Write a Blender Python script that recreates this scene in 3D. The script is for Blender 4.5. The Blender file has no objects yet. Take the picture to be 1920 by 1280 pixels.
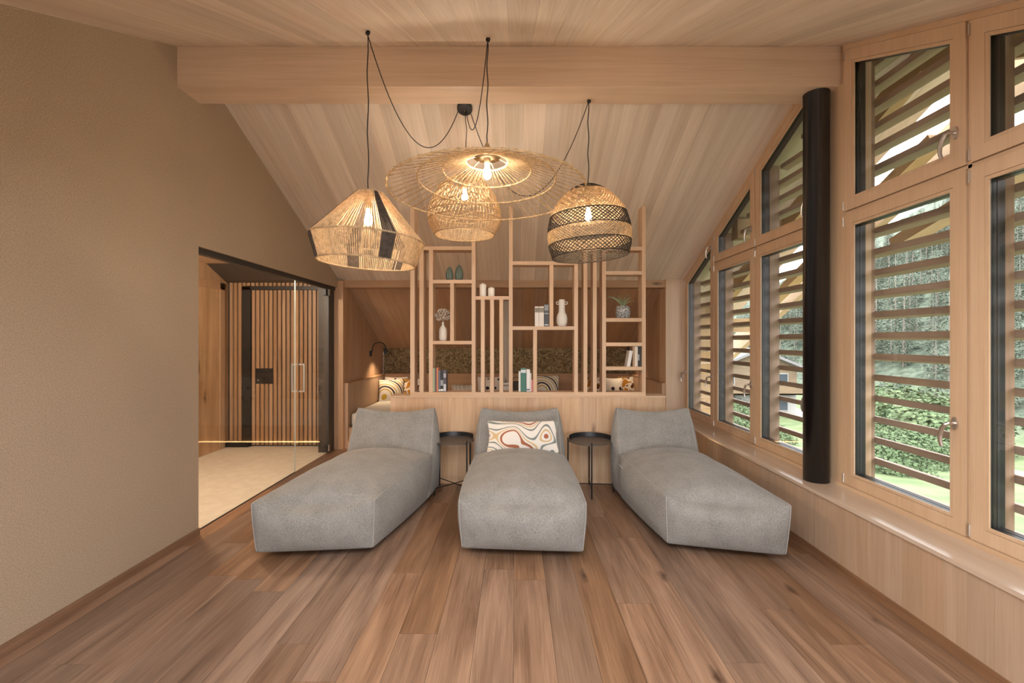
import bpy, bmesh, math, random
from mathutils import Vector, Matrix
random.seed(7)
R = math.radians
S = bpy.context.scene
C = S.collection

# ------------------------------------------------------------------ camera, world, exposure
CAM_H, F, VX, VY = 1.46, 870.0, 966.0, 637.0
cam_d = bpy.data.cameras.new('camera'); cam = bpy.data.objects.new('camera', cam_d); C.objects.link(cam)
cam.location = (0, 0, CAM_H); cam.rotation_euler = (R(90), 0, 0)
cam_d.sensor_width = 36; cam_d.lens = F / 1920 * 36
cam_d.shift_x = -(VX - 960) / 1920; cam_d.shift_y = (VY - 640) / 1920
cam_d.clip_start = .02; cam_d.clip_end = 800
S.camera = cam
S.view_settings.view_transform = 'Standard'; S.view_settings.look = 'None'
S.view_settings.gamma = 1; S.view_settings.use_curve_mapping = False
S.view_settings.exposure = 0.22
S.cycles.max_bounces = 7; S.cycles.diffuse_bounces = 4; S.cycles.glossy_bounces = 3; S.cycles.transparent_max_bounces = 16
W = bpy.data.worlds.new('overcast'); S.world = W; W.use_nodes = True
bg = W.node_tree.nodes['Background']
bg.inputs[0].default_value = (.97, .985, 1.035, 1); bg.inputs[1].default_value = 7.5

def PX(x, y, Y):           # the point of the place seen at a photo pixel, at depth Y
    return Vector(((x - VX) * Y / F, Y, CAM_H + (VY - y) * Y / F))

# ------------------------------------------------------------------ materials
M = {}
def newmat(name):
    m = bpy.data.materials.new(name); m.use_nodes = True
    nt = m.node_tree; b = nt.nodes['Principled BSDF']
    M[name] = m
    return m, nt, b
def lk(nt, a, b): nt.links.new(a, b)
def nd(nt, t, **kw):
    n = nt.nodes.new(t)
    for k, v in kw.items(): setattr(n, k, v)
    return n
def plain(name, col, rough=.5, metal=0, spec=None, emit=None, es=0):
    m, nt, b = newmat(name)
    b.inputs['Base Color'].default_value = (*col, 1); b.inputs['Roughness'].default_value = rough
    b.inputs['Metallic'].default_value = metal
    if spec is not None: b.inputs['Specular IOR Level'].default_value = spec
    if emit: b.inputs['Emission Color'].default_value = (*emit, 1); b.inputs['Emission Strength'].default_value = es
    return m
def wood(name, light, dark, axis='Y', scale=1.0, knots=0.0, rough=.5, rnd=.12, hue=.0, spec=.4, strips=0.0, strip_axis='X', strip_w=.1, bump=.08, mid=.5, sat=None, kd=.8, lng=.9, flat=None):
    """solid timber: long grain along one axis, streaks, knots, tone differing from piece to piece"""
    m, nt, b = newmat(name)
    tc = nd(nt, 'ShaderNodeTexCoord'); oi = nd(nt, 'ShaderNodeObjectInfo')
    off = nd(nt, 'ShaderNodeVectorMath', operation='SCALE'); off.inputs['Scale'].default_value = 37.0
    cmb = nd(nt, 'ShaderNodeCombineXYZ')
    m2 = nd(nt, 'ShaderNodeMath', operation='MULTIPLY'); m2.inputs[1].default_value = 1.7
    lk(nt, oi.outputs['Random'], m2.inputs[0])
    lk(nt, oi.outputs['Random'], cmb.inputs[0]); lk(nt, m2.outputs[0], cmb.inputs[1]); lk(nt, oi.outputs['Random'], cmb.inputs[2])
    lk(nt, cmb.outputs[0], off.inputs[0])
    add = nd(nt, 'ShaderNodeVectorMath', operation='ADD'); lk(nt, tc.outputs['Object'], add.inputs[0]); lk(nt, off.outputs[0], add.inputs[1])
    def mapped(long, cross):
        mp = nd(nt, 'ShaderNodeMapping'); s = [cross * scale] * 3; s['XYZ'.index(axis)] = long * scale
        if flat: s['XYZ'.index(flat)] = .05
        mp.inputs['Scale'].default_value = s; lk(nt, add.outputs[0], mp.inputs['Vector']); return mp
    n1 = nd(nt, 'ShaderNodeTexNoise'); n1.inputs['Scale'].default_value = 1; n1.inputs['Detail'].default_value = 5; n1.inputs['Roughness'].default_value = .6; n1.inputs['Distortion'].default_value = .6
    lk(nt, mapped(lng, 11).outputs[0], n1.inputs['Vector'])
    n2 = nd(nt, 'ShaderNodeTexNoise'); n2.inputs['Scale'].default_value = 1; n2.inputs['Detail'].default_value = 3
    lk(nt, mapped(3.0, 130).outputs[0], n2.inputs['Vector'])
    mx = nd(nt, 'ShaderNodeMix', data_type='FLOAT'); mx.inputs[0].default_value = .35
    lk(nt, n1.outputs['Fac'], mx.inputs[2]); lk(nt, n2.outputs['Fac'], mx.inputs[3])
    cr = nd(nt, 'ShaderNodeValToRGB'); cr.color_ramp.elements[0].position = mid - .15; cr.color_ramp.elements[1].position = mid + .13
    cr.color_ramp.elements[0].color = (*dark, 1); cr.color_ramp.elements[1].color = (*light, 1)
    lk(nt, mx.outputs[0], cr.inputs[0]); col = cr.outputs[0]
    if knots > 0:
        v = nd(nt, 'ShaderNodeTexVoronoi'); v.inputs['Scale'].default_value = 1; v.inputs['Randomness'].default_value = 1
        mpk = mapped(1.6, 4.6)
        nk = nd(nt, 'ShaderNodeTexNoise'); nk.inputs['Scale'].default_value = 14
        lk(nt, add.outputs[0], nk.inputs['Vector'])
        vm = nd(nt, 'ShaderNodeVectorMath', operation='MULTIPLY_ADD'); vm.inputs[1].default_value = (.16,) * 3
        lk(nt, nk.outputs['Color'], vm.inputs[0]); lk(nt, mpk.outputs[0], vm.inputs[2]); lk(nt, vm.outputs[0], v.inputs['Vector'])
        k = nd(nt, 'ShaderNodeMapRange'); k.inputs[1].default_value = .03; k.inputs[2].default_value = .15; k.inputs[3].default_value = 1; k.inputs[4].default_value = 0
        lk(nt, v.outputs['Distance'], k.inputs[0])
        sep = nd(nt, 'ShaderNodeSeparateColor'); lk(nt, v.outputs['Color'], sep.inputs[0])
        g = nd(nt, 'ShaderNodeMath', operation='LESS_THAN'); g.inputs[1].default_value = knots; lk(nt, sep.outputs[0], g.inputs[0])
        mu = nd(nt, 'ShaderNodeMath', operation='MULTIPLY'); lk(nt, k.outputs[0], mu.inputs[0]); lk(nt, g.outputs[0], mu.inputs[1])
        mu2 = nd(nt, 'ShaderNodeMath', operation='MULTIPLY'); mu2.inputs[1].default_value = kd; lk(nt, mu.outputs[0], mu2.inputs[0])
        mk = nd(nt, 'ShaderNodeMix', data_type='RGBA'); lk(nt, mu2.outputs[0], mk.inputs[0]); lk(nt, col, mk.inputs[6])
        mk.inputs[7].default_value = (dark[0] * .22, dark[1] * .17, dark[2] * .14, 1); col = mk.outputs[2]
    hs = nd(nt, 'ShaderNodeHueSaturation')
    r1 = nd(nt, 'ShaderNodeMapRange'); r1.inputs[3].default_value = 1 - rnd; r1.inputs[4].default_value = 1 + rnd; lk(nt, oi.outputs['Random'], r1.inputs[0]); lk(nt, r1.outputs[0], hs.inputs['Value'])
    fr = nd(nt, 'ShaderNodeMath', operation='FRACT'); ml = nd(nt, 'ShaderNodeMath', operation='MULTIPLY'); ml.inputs[1].default_value = 7.31
    lk(nt, oi.outputs['Random'], ml.inputs[0]); lk(nt, ml.outputs[0], fr.inputs[0])
    r2 = nd(nt, 'ShaderNodeMapRange'); sr = rnd * 1.0 if sat is None else sat; r2.inputs[3].default_value = 1 - sr; r2.inputs[4].default_value = 1 + sr; lk(nt, fr.outputs[0], r2.inputs[0]); lk(nt, r2.outputs[0], hs.inputs['Saturation'])
    lk(nt, col, hs.inputs['Color']); lk(nt, hs.outputs[0], b.inputs['Base Color'])
    bp = nd(nt, 'ShaderNodeBump'); bp.inputs['Strength'].default_value = bump; bp.inputs['Distance'].default_value = .002
    lk(nt, n2.outputs['Fac'], bp.inputs['Height']); lk(nt, bp.outputs[0], b.inputs['Normal'])
    b.inputs['Roughness'].default_value = rough; b.inputs['Specular IOR Level'].default_value = spec
    return m
def speckle(name, c1, c2, scale=200, detail=2, rough=.9, bump=.3, dist=.003, lo=.35, hi=.65, stretch=(1, 1, 1), coord='Object', sheen=0):
    m, nt, b = newmat(name)
    tc = nd(nt, 'ShaderNodeTexCoord'); mp = nd(nt, 'ShaderNodeMapping'); mp.inputs['Scale'].default_value = stretch
    lk(nt, tc.outputs[coord], mp.inputs['Vector'])
    n = nd(nt, 'ShaderNodeTexNoise'); n.inputs['Scale'].default_value = scale; n.inputs['Detail'].default_value = detail
    lk(nt, mp.outputs[0], n.inputs['Vector'])
    cr = nd(nt, 'ShaderNodeValToRGB'); cr.color_ramp.elements[0].position = lo; cr.color_ramp.elements[1].position = hi
    cr.color_ramp.elements[0].color = (*c1, 1); cr.color_ramp.elements[1].color = (*c2, 1)
    lk(nt, n.outputs['Fac'], cr.inputs[0]); lk(nt, cr.outputs[0], b.inputs['Base Color'])
    if bump:
        bp = nd(nt, 'ShaderNodeBump'); bp.inputs['Strength'].default_value = bump; bp.inputs['Distance'].default_value = dist
        lk(nt, n.outputs['Fac'], bp.inputs['Height']); lk(nt, bp.outputs[0], b.inputs['Normal'])
    b.inputs['Roughness'].default_value = rough; b.inputs['Specular IOR Level'].default_value = .2
    if sheen: b.inputs['Sheen Weight'].default_value = sheen
    return m
def linen(name, c1, c2):
    m, nt, b = newmat(name)
    tc = nd(nt, 'ShaderNodeTexCoord'); outs = []
    for st in ((600, 110, 110), (100, 600, 600)):
        mp = nd(nt, 'ShaderNodeMapping'); mp.inputs['Scale'].default_value = st; lk(nt, tc.outputs['Object'], mp.inputs['Vector'])
        n = nd(nt, 'ShaderNodeTexNoise'); n.inputs['Scale'].default_value = 1; n.inputs['Detail'].default_value = 2; lk(nt, mp.outputs[0], n.inputs['Vector']); outs.append(n)
    big = nd(nt, 'ShaderNodeTexNoise'); big.inputs['Scale'].default_value = 9; lk(nt, tc.outputs['Object'], big.inputs['Vector'])
    mx = nd(nt, 'ShaderNodeMix', data_type='FLOAT'); mx.inputs[0].default_value = .5; lk(nt, outs[0].outputs['Fac'], mx.inputs[2]); lk(nt, outs[1].outputs['Fac'], mx.inputs[3])
    m3 = nd(nt, 'ShaderNodeMix', data_type='FLOAT'); m3.inputs[0].default_value = .12; lk(nt, mx.outputs[0], m3.inputs[2]); lk(nt, big.outputs['Fac'], m3.inputs[3])
    cr = nd(nt, 'ShaderNodeValToRGB'); cr.color_ramp.elements[0].position = .36; cr.color_ramp.elements[1].position = .64
    cr.color_ramp.elements[0].color = (*c1, 1); cr.color_ramp.elements[1].color = (*c2, 1)
    lk(nt, m3.outputs[0], cr.inputs[0]); lk(nt, cr.outputs[0], b.inputs['Base Color'])
    bp = nd(nt, 'ShaderNodeBump'); bp.inputs['Strength'].default_value = .35; bp.inputs['Distance'].default_value = .002
    lk(nt, mx.outputs[0], bp.inputs['Height']); lk(nt, bp.outputs[0], b.inputs['Normal'])
    b.inputs['Roughness'].default_value = .95; b.inputs['Specular IOR Level'].default_value = .1; b.inputs['Sheen Weight'].default_value = .15
    return m
def bands(name, stops, scale=4.0, distort=.3, rough=.9, seed=0.0, detail=1.0, kind='noise', stretch=(1, 1, 1)):
    """printed cloth: flat colours along the contour lines of a slow field"""
    m, nt, b = newmat(name)
    tc = nd(nt, 'ShaderNodeTexCoord'); mp = nd(nt, 'ShaderNodeMapping'); mp.inputs['Location'].default_value = (seed, seed * 1.3, seed * .7); mp.inputs['Scale'].default_value = stretch
    lk(nt, tc.outputs['Object'], mp.inputs['Vector'])
    if kind == 'noise':
        n = nd(nt, 'ShaderNodeTexNoise'); n.inputs['Detail'].default_value = detail; n.inputs['Distortion'].default_value = distort; out = n.outputs['Fac']
    elif kind == 'arcs':
        n = nd(nt, 'ShaderNodeTexWave', wave_type='RINGS', rings_direction='SPHERICAL'); n.inputs['Distortion'].default_value = distort; n.inputs['Detail'].default_value = 0; n.inputs['Detail Scale'].default_value = .6; out = n.outputs['Fac']
    elif kind == 'rings':
        n = nd(nt, 'ShaderNodeTexVoronoi'); out = n.outputs['Distance']
    else:
        n = nd(nt, 'ShaderNodeTexWave'); n.inputs['Distortion'].default_value = distort; n.inputs['Detail'].default_value = 1; out = n.outputs['Fac']
    n.inputs['Scale'].default_value = scale; lk(nt, mp.outputs[0], n.inputs['Vector'])
    cr = nd(nt, 'ShaderNodeValToRGB'); cr.color_ramp.interpolation = 'CONSTANT'
    e = cr.color_ramp.elements
    while len(e) < len(stops): e.new(.5)
    for i, (p, c) in enumerate(stops): e[i].position = p; e[i].color = (*c, 1)
    lk(nt, out, cr.inputs[0]); lk(nt, cr.outputs[0], b.inputs['Base Color'])
    b.inputs['Roughness'].default_value = rough; b.inputs['Specular IOR Level'].default_value = .1
    return m
def glassmat(name, tint=(.97, .98, .97), refl=1.0, ior=1.45):
    m = bpy.data.materials.new(name); m.use_nodes = True; nt = m.node_tree; nt.nodes.clear(); M[name] = m
    o = nd(nt, 'ShaderNodeOutputMaterial'); t = nd(nt, 'ShaderNodeBsdfTransparent'); t.inputs[0].default_value = (*tint, 1)
    g = nd(nt, 'ShaderNodeBsdfGlossy'); g.inputs['Roughness'].default_value = .0
    f = nd(nt, 'ShaderNodeLayerWeight'); f.inputs['Blend'].default_value = .5
    pw_ = nd(nt, 'ShaderNodeMath', operation='POWER'); pw_.inputs[1].default_value = 5; lk(nt, f.outputs['Facing'], pw_.inputs[0])
    k = nd(nt, 'ShaderNodeMath', operation='MULTIPLY_ADD'); k.inputs[1].default_value = .5 * refl; k.inputs[2].default_value = .035 * refl; lk(nt, pw_.outputs[0], k.inputs[0])
    x = nd(nt, 'ShaderNodeMixShader'); lk(nt, k.outputs[0], x.inputs[0]); lk(nt, t.outputs[0], x.inputs[1]); lk(nt, g.outputs[0], x.inputs[2]); lk(nt, x.outputs[0], o.inputs[0])
    return m
def fibre(name, col, trans=.45):
    m = bpy.data.materials.new(name); m.use_nodes = True; nt = m.node_tree; nt.nodes.clear(); M[name] = m
    o = nd(nt, 'ShaderNodeOutputMaterial'); d = nd(nt, 'ShaderNodeBsdfDiffuse'); t = nd(nt, 'ShaderNodeBsdfTranslucent')
    tc = nd(nt, 'ShaderNodeTexCoord'); n = nd(nt, 'ShaderNodeTexNoise'); n.inputs['Scale'].default_value = 45; lk(nt, tc.outputs['Object'], n.inputs['Vector'])
    cr = nd(nt, 'ShaderNodeValToRGB'); cr.color_ramp.elements[0].position = .3; cr.color_ramp.elements[1].position = .7
    cr.color_ramp.elements[0].color = (col[0] * .72, col[1] * .68, col[2] * .62, 1); cr.color_ramp.elements[1].color = (min(1, col[0] * 1.15), min(1, col[1] * 1.15), min(1, col[2] * 1.15), 1)
    lk(nt, n.outputs['Fac'], cr.inputs[0]); lk(nt, cr.outputs[0], d.inputs[0]); lk(nt, cr.outputs[0], t.inputs[0])
    x = nd(nt, 'ShaderNodeMixShader'); x.inputs[0].default_value = trans; lk(nt, d.outputs[0], x.inputs[1]); lk(nt, t.outputs[0], x.inputs[2]); lk(nt, x.outputs[0], o.inputs[0])
    return m
def emitter(name, col, s):
    m = bpy.data.materials.new(name); m.use_nodes = True; nt = m.node_tree; nt.nodes.clear(); M[name] = m
    o = nd(nt, 'ShaderNodeOutputMaterial'); e = nd(nt, 'ShaderNodeEmission'); e.inputs[0].default_value = (*col, 1); e.inputs[1].default_value = s; lk(nt, e.outputs[0], o.inputs[0])
    return m

speckle('plaster', (.33, .24, .165), (.47, .355, .255), scale=170, detail=4, rough=.95, bump=.5, dist=.004)
wood('ceiling_fir', (.80, .67, .555), (.62, .49, .385), 'Y', knots=0, rough=.5, rnd=.10, spec=.35, bump=.03, scale=.9, sat=.06, lng=.25, flat='Z')
wood('beam_fir', (.72, .53, .385), (.60, .42, .285), 'X', rough=.5, rnd=.03, bump=.03, lng=.4)
wood('frame_fir_y', (.63, .435, .28), (.545, .36, .22), 'Y', rough=.45, rnd=.03, bump=.03)
wood('frame_fir_z', (.63, .435, .28), (.545, .36, .22), 'Z', rough=.45, rnd=.03, bump=.03)
wood('panel_fir_z', (.47, .32, .215), (.385, .25, .16), 'Z', rough=.5, rnd=.06, bump=.03)
wood('column_fir', (.61, .43, .295), (.51, .345, .225), 'Z', rough=.5, rnd=.05, bump=.03)
wood('sill_fir', (.60, .46, .35), (.53, .39, .29), 'Y', rough=.22, rnd=.02, bump=.02, spec=.8)
wood('oak_floor', (.335, .20, .125), (.145, .076, .044), 'Y', knots=.48, rough=.36, rnd=.17, spec=.5, bump=.12, sat=.14)
wood('oak_base', (.27, .145, .08), (.17, .085, .044), 'Y', knots=0, rough=.45, rnd=.05)
wood('oak_panel', (.64, .42, .26), (.47, .28, .155), 'Z', knots=.5, rough=.5, rnd=.06)
wood('oak_cap', (.64, .43, .275), (.53, .335, .20), 'X', rough=.5, rnd=.03)
wood('shelf_x', (.66, .445, .285), (.55, .345, .205), 'X', rough=.5, rnd=.05)
wood('shelf_z', (.66, .445, .285), (.55, .345, .205), 'Z', rough=.5, rnd=.05)
wood('niche_z', (.52, .325, .20), (.40, .235, .135), 'Z', knots=.1, rough=.55, rnd=.07)
wood('niche_y', (.50, .30, .175), (.38, .215, .12), 'Y', knots=.12, rough=.55, rnd=.08, lng=.4, flat='Z')
wood('niche_x', (.50, .30, .17), (.40, .225, .12), 'X', knots=.15, rough=.55, rnd=.05)
wood('slat_larch', (.44, .265, .15), (.29, .155, .08), 'Z', knots=.03, rough=.5, rnd=.12, sat=.08)
wood('door_oak', (.60, .38, .22), (.36, .20, .10), 'Z', knots=.55, rough=.5, rnd=.04, scale=.8)
wood('hall_ceil', (.60, .41, .27), (.48, .31, .19), 'X', rough=.5, rnd=.05)
wood('louver_y', (.40, .285, .215), (.29, .195, .14), 'Y', rough=.6, rnd=.10, knots=.05)
wood('louver_z', (.42, .28, .19), (.30, .19, .125), 'Z', rough=.6, rnd=.08, knots=.12)
wood('eave_yellow', (.33, .205, .095), (.25, .15, .065), 'Y', rough=.6, rnd=.08, knots=.12)
wood('eave_pale', (.46, .36, .26), (.38, .29, .20), 'Y', rough=.6, rnd=.08)
wood('old_timber', (.42, .35, .29), (.32, .26, .21), 'Z', rough=.7, rnd=.02)
speckle('stone_tile', (.66, .585, .48), (.74, .67, .565), scale=9, detail=5, rough=.45, bump=.02)
linen('grey_linen', (.135, .125, .114), (.375, .35, .322))
plain('piping_grey', (.34, .315, .29), .9)
plain('black_metal', (.012, .012, .013), .38, .0, .5)
plain('black_paint', (.010, .009, .009), .2, .0, .8)
plain('dark_frame', (.035, .030, .027), .5)
plain('tray_top', (.075, .062, .055), .45)
plain('cable', (.012, .010, .010), .6)
plain('steel', (.55, .52, .48), .3, 1.0)
plain('nickel', (.62, .58, .54), .35, 1.0)
plain('gasket', (.012, .012, .012), .35)
plain('spacer', (.06, .06, .065), .35, .6)
plain('glass_edge', (.70, .74, .70), .25)
plain('shadow_gap', (.05, .03, .02), .9)
plain('ceramic', (.72, .66, .585), .55)
plain('wax', (.80, .73, .64), .5)
plain('wick', (.75, .70, .62), .8)
plain('cactus_green', (.10, .13, .105), .22)
plain('soil', (.06, .05, .04), .9)
speckle('pot_pattern', (.03, .03, .03), (.55, .53, .50), scale=130, detail=0, rough=.4, bump=.1, lo=.47, hi=.53, stretch=(1, 1, 2))
plain('leaf_green', (.24, .31, .16), .5)
plain('dry_flower', (.55, .46, .385), .9)
plain('mattress_cloth', (.66, .61, .55), .9)
plain('white_paint', (.75, .73, .70), .5)
speckle('hay', (.10, .06, .03), (.42, .29, .15), scale=70, detail=3, rough=.95, bump=.8, dist=.01)
plain('hay_light', (.50, .36, .19), .9); plain('hay_dark', (.13, .08, .035), .9)
fibre('jute', (.66, .50, .32), .5); fibre('jute_dark', (.10, .075, .06), .25)
fibre('rattan', (.72, .54, .33), .45); fibre('rattan_dark', (.09, .07, .055), .2)
plain('ring_wood', (.50, .35, .20), .6)
glassmat('glass'); glassmat('glass_door', (.95, .96, .94), 1.0)
emitter('bulb_glow', (1.0, .86, .68), 300.0)
emitter('globe_glow', (1.0, .87, .70), 205.0)
emitter('led_glow', (1.0, .58, .25), 14.0)
emitter('reading_glow', (1.0, .72, .40), 30.0)
cream = (.74, .67, .60)
bands('print_contour', [(0, cream), (.33, (.36, .13, .07)), (.36, cream), (.385, (.60, .42, .22)), (.405, cream), (.43, (.21, .23, .20)), (.455, cream), (.545, (.21, .23, .20)), (.57, cream), (.595, (.60, .42, .22)), (.615, cream), (.64, (.36, .13, .07)), (.67, cream)], scale=4.0, distort=.1, seed=3.1, detail=.3)
bands('print_ochre', [(0, (.05, .035, .03)), (.07, cream), (.50, (.47, .32, .05)), (.80, cream)], scale=2.5, kind='arcs', seed=.16, distort=1.0)
bands('print_rust', [(0, (.40, .17, .03)), (.40, (.68, .60, .52)), (.52, (.12, .04, .02)), (.58, (.40, .20, .04))], scale=8, seed=5.5, distort=.5)
bands('print_line', [(0, cream), (.70, (.05, .035, .03)), (.86, cream)], scale=5, kind='wave', distort=4, seed=2.2)
bands('print_leaf', [(0, (.05, .035, .03)), (.28, cream)], scale=9, kind='rings', seed=8.0)

# ------------------------------------------------------------------ mesh helpers
class MB:
    def __init__(s): s.v = []; s.f = []
    def add(s, vs, fs):
        o = len(s.v); s.v += [Vector(v) for v in vs]; s.f += [tuple(i + o for i in f) for f in fs]; return s
    def box(s, x0, x1, y0, y1, z0, z1):
        return s.add([(x, y, z) for z in (z0, z1) for y in (y0, y1) for x in (x0, x1)],
                     [(0, 2, 3, 1), (4, 5, 7, 6), (0, 1, 5, 4), (2, 6, 7, 3), (0, 4, 6, 2), (1, 3, 7, 5)])
    def hexa(s, p):   # p[8]: bottom 4 ccw, top 4 ccw
        return s.add(p, [(3, 2, 1, 0), (4, 5, 6, 7), (0, 1, 5, 4), (1, 2, 6, 5), (2, 3, 7, 6), (3, 0, 4, 7)])
    def prism(s, poly, d):  # planar polygon extruded by vector d
        d = Vector(d); n = len(poly); vs = [Vector(p) for p in poly] + [Vector(p) + d for p in poly]
        return s.add(vs, [tuple(range(n))[::-1], tuple(range(n, 2 * n))] + [(i, (i + 1) % n, n + (i + 1) % n, n + i) for i in range(n)])
    def ring(s, outer, inner, d):  # frame between two polygons
        d = Vector(d); n = len(outer)
        vs = [Vector(p) for p in outer] + [Vector(p) for p in inner]; vs += [v + d for v in vs]
        fs = []
        for i in range(n):
            j = (i + 1) % n
            fs += [(i, j, n + j, n + i), (2 * n + i, 3 * n + i, 3 * n + j, 2 * n + j), (i, 2 * n + i, 2 * n + j, j), (n + i, n + j, 3 * n + j, 3 * n + i)]
        return s.add(vs, fs)
    def beam(s, a, b, w, h, up=(0, 0, 1)):
        a, b = Vector(a), Vector(b); t = (b - a).normalized(); u = Vector(up); x = t.cross(u).normalized() * w / 2; y = x.cross(t).normalized() * h / 2
        return s.hexa([a - x - y, a + x - y, b + x - y, b - x - y, a - x + y, a + x + y, b + x + y, b - x + y])
    def tube(s, pts, r, n=6, closed=False, cap=True):
        pts = [Vector(p) for p in pts]; m = len(pts); rings = []
        nrm = None; o = len(s.v)
        for i, p in enumerate(pts):
            a = pts[i - 1] if (i > 0 or closed) else p; b = pts[(i + 1) % m] if (i < m - 1 or closed) else p
            t = (b - a)
            if t.length < 1e-9: t = Vector((0, 0, 1))
            t.normalize()
            if nrm is None:
                nrm = t.orthogonal().normalized()
            nrm = (nrm - t * nrm.dot(t))
            if nrm.length < 1e-6: nrm = t.orthogonal()
            nrm.normalize(); bn = t.cross(nrm)
            rr = r[i] if isinstance(r, (list, tuple)) else r
            for k in range(n):
                q = 2 * math.pi * k / n; s.v.append(p + (nrm * math.cos(q) + bn * math.sin(q)) * rr)
        for i in range(m if closed else m - 1):
            for k in range(n):
                a = o + i * n + k; b = o + i * n + (k + 1) % n; c = o + ((i + 1) % m) * n + (k + 1) % n; d = o + ((i + 1) % m) * n + k
                s.f.append((a, b, c, d))
        if cap and not closed:
            s.f.append(tuple(o + k for k in range(n))[::-1]); s.f.append(tuple(o + (m - 1) * n + k for k in range(n)))
        return s
    def lathe(s, prof, c=(0, 0, 0), n=24, close=True, a0=0, a1=2 * math.pi):
        c = Vector(c); o = len(s.v); m = len(prof); full = abs(a1 - a0 - 2 * math.pi) < 1e-6; cols = n if full else n + 1
        for i in range(cols):
            q = a0 + (a1 - a0) * i / n
            for (r, z) in prof: s.v.append(c + Vector((r * math.cos(q), r * math.sin(q), z)))
        for i in range(n):
            j = (i + 1) % cols
            for k in range(m - 1): s.f.append((o + i * m + k, o + j * m + k, o + j * m + k + 1, o + i * m + k + 1))
        if close and full:
            s.f.append(tuple(o + i * m for i in range(n))[::-1]); s.f.append(tuple(o + i * m + m - 1 for i in range(n)))
        return s
    def build(s, name, mat, parent=None, smooth=False, origin=None, xf=None):
        me = bpy.data.meshes.new(name)
        base = Vector((0, 0, 0)); p = parent
        while p is not None: base = base + p.location; p = p.parent
        if origin is None: origin = base if parent is not None else Vector((0, 0, 0))
        origin = Vector(origin)
        vs = s.v if xf is None else [xf @ v for v in s.v]
        me.from_pydata([v - origin for v in vs], [], s.f); me.update()
        if smooth: me.polygons.foreach_set('use_smooth', [True] * len(me.polygons))
        me.materials.append(M[mat] if isinstance(mat, str) else mat)
        o = bpy.data.objects.new(name, me); C.objects.link(o); o.parent = parent; o.location = origin - base
        bm = bmesh.new(); bm.from_mesh(me); bmesh.ops.recalc_face_normals(bm, faces=bm.faces); bm.to_mesh(me); bm.free()
        return o
def B(name, mat, parent, x0, x1, y0, y1, z0, z1, own=False):
    c = ((x0 + x1) / 2, (y0 + y1) / 2, z0) if own else None
    return MB().box(x0, x1, y0, y1, z0, z1).build(name, mat, parent, origin=c)
def tag(o, label, cat, group=None, kind=None):
    o['label'] = label; o['category'] = cat
    if group: o['group'] = group
    if kind: o['kind'] = kind
    return o
def root(name, loc, label, cat, group=None, kind=None):
    o = bpy.data.objects.new(name, None); C.objects.link(o); o.location = loc; o.empty_display_size = .05
    return tag(o, label, cat, group, kind)
def arc(c, r, a0, a1, n, ax=(1, 0, 0), ay=(0, 0, 1)):
    c, ax, ay = Vector(c), Vector(ax), Vector(ay)
    return [c + ax * (r * math.cos(a0 + (a1 - a0) * i / n)) + ay * (r * math.sin(a0 + (a1 - a0) * i / n)) for i in range(n + 1)]
def copy_tree(o, parent=None):
    c = o.copy(); C.objects.link(c); c.parent = parent
    for ch in list(o.children): copy_tree(ch, c)
    return c

# soft stuffed body: hexahedron with bulging faces, rounded edges
def cushion(corners, bulge, N=22, it=3, fn=None, pre=None):
    """corners[(a,b,c)] a,b,c in -1/1 -> Vector; bulge {'a-':m,...}; returns MB and lookup of grid points"""
    idx = {}; vs = []; fs = []; key = []
    def pt(i, j, k):
        if (i, j, k) in idx: return idx[(i, j, k)]
        a, b, c = 2 * i / N - 1, 2 * j / N - 1, 2 * k / N - 1
        p = Vector((0, 0, 0)); a_, b_, c_ = pre(a, b, c) if pre else (a, b, c)
        for (sa, sb, sc), v in corners.items(): p += Vector(v) * ((1 + a_ * sa) * (1 + b_ * sb) * (1 + c_ * sc) / 8)
        def mean(ax, s):
            t = Vector((0, 0, 0))
            for kk, v in corners.items():
                if kk[ax] == s: t += Vector(v) / 4
            return t
        for ax, (q, (u, w)) in enumerate(((a, (b, c)), (b, (a, c)), (c, (a, b)))):
            if abs(abs(q) - 1) < 1e-6:
                s = 1 if q > 0 else -1; d = (mean(ax, s) - mean(ax, -s)).normalized()
                p += d * bulge.get('abc'[ax] + ('+' if s > 0 else '-'), 0) * (max(0, 1 - u * u) ** .75) * (max(0, 1 - w * w) ** .75)
        if fn: p = fn(p, a, b, c)
        idx[(i, j, k)] = len(vs); vs.append(p); key.append((i, j, k)); return idx[(i, j, k)]
    for i in range(N):
        for j in range(N):
            for e in (0, N):
                q = [pt(i, j, e), pt(i + 1, j, e), pt(i + 1, j + 1, e), pt(i, j + 1, e)]; fs.append(tuple(q if e else q[::-1]))
                q = [pt(i, e, j), pt(i + 1, e, j), pt(i + 1, e, j + 1), pt(i, e, j + 1)]; fs.append(tuple(q[::-1] if e else q))
                q = [pt(e, i, j), pt(e, i + 1, j), pt(e, i + 1, j + 1), pt(e, i, j + 1)]; fs.append(tuple(q if e else q[::-1]))
    nb = [set() for _ in vs]
    for f in fs:
        for t in range(4): nb[f[t]].add(f[t - 1]); nb[f[t]].add(f[(t + 1) % 4])
    for _ in range(it):
        vs = [v * .5 + sum((vs[q] for q in nb[i]), Vector((0, 0, 0))) * (.5 / len(nb[i])) for i, v in enumerate(vs)]
    mb = MB(); mb.add(vs, fs)
    look = lambda i, j, k: vs[idx[(i, j, k)]]
    return mb, look, N
# ------------------------------------------------------------------ the room
XL, XR, XW = -2.375, 2.04, 2.27          # plaster wall, panelled parapet, inner face of the sashes
RY, RZ, SL = 3.38, 3.575, .455           # ridge
YB, YN = 6.26, -1.25                     # niche header, wall behind the viewer
def roof(y): return RZ - SL * abs(y - RY)

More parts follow.
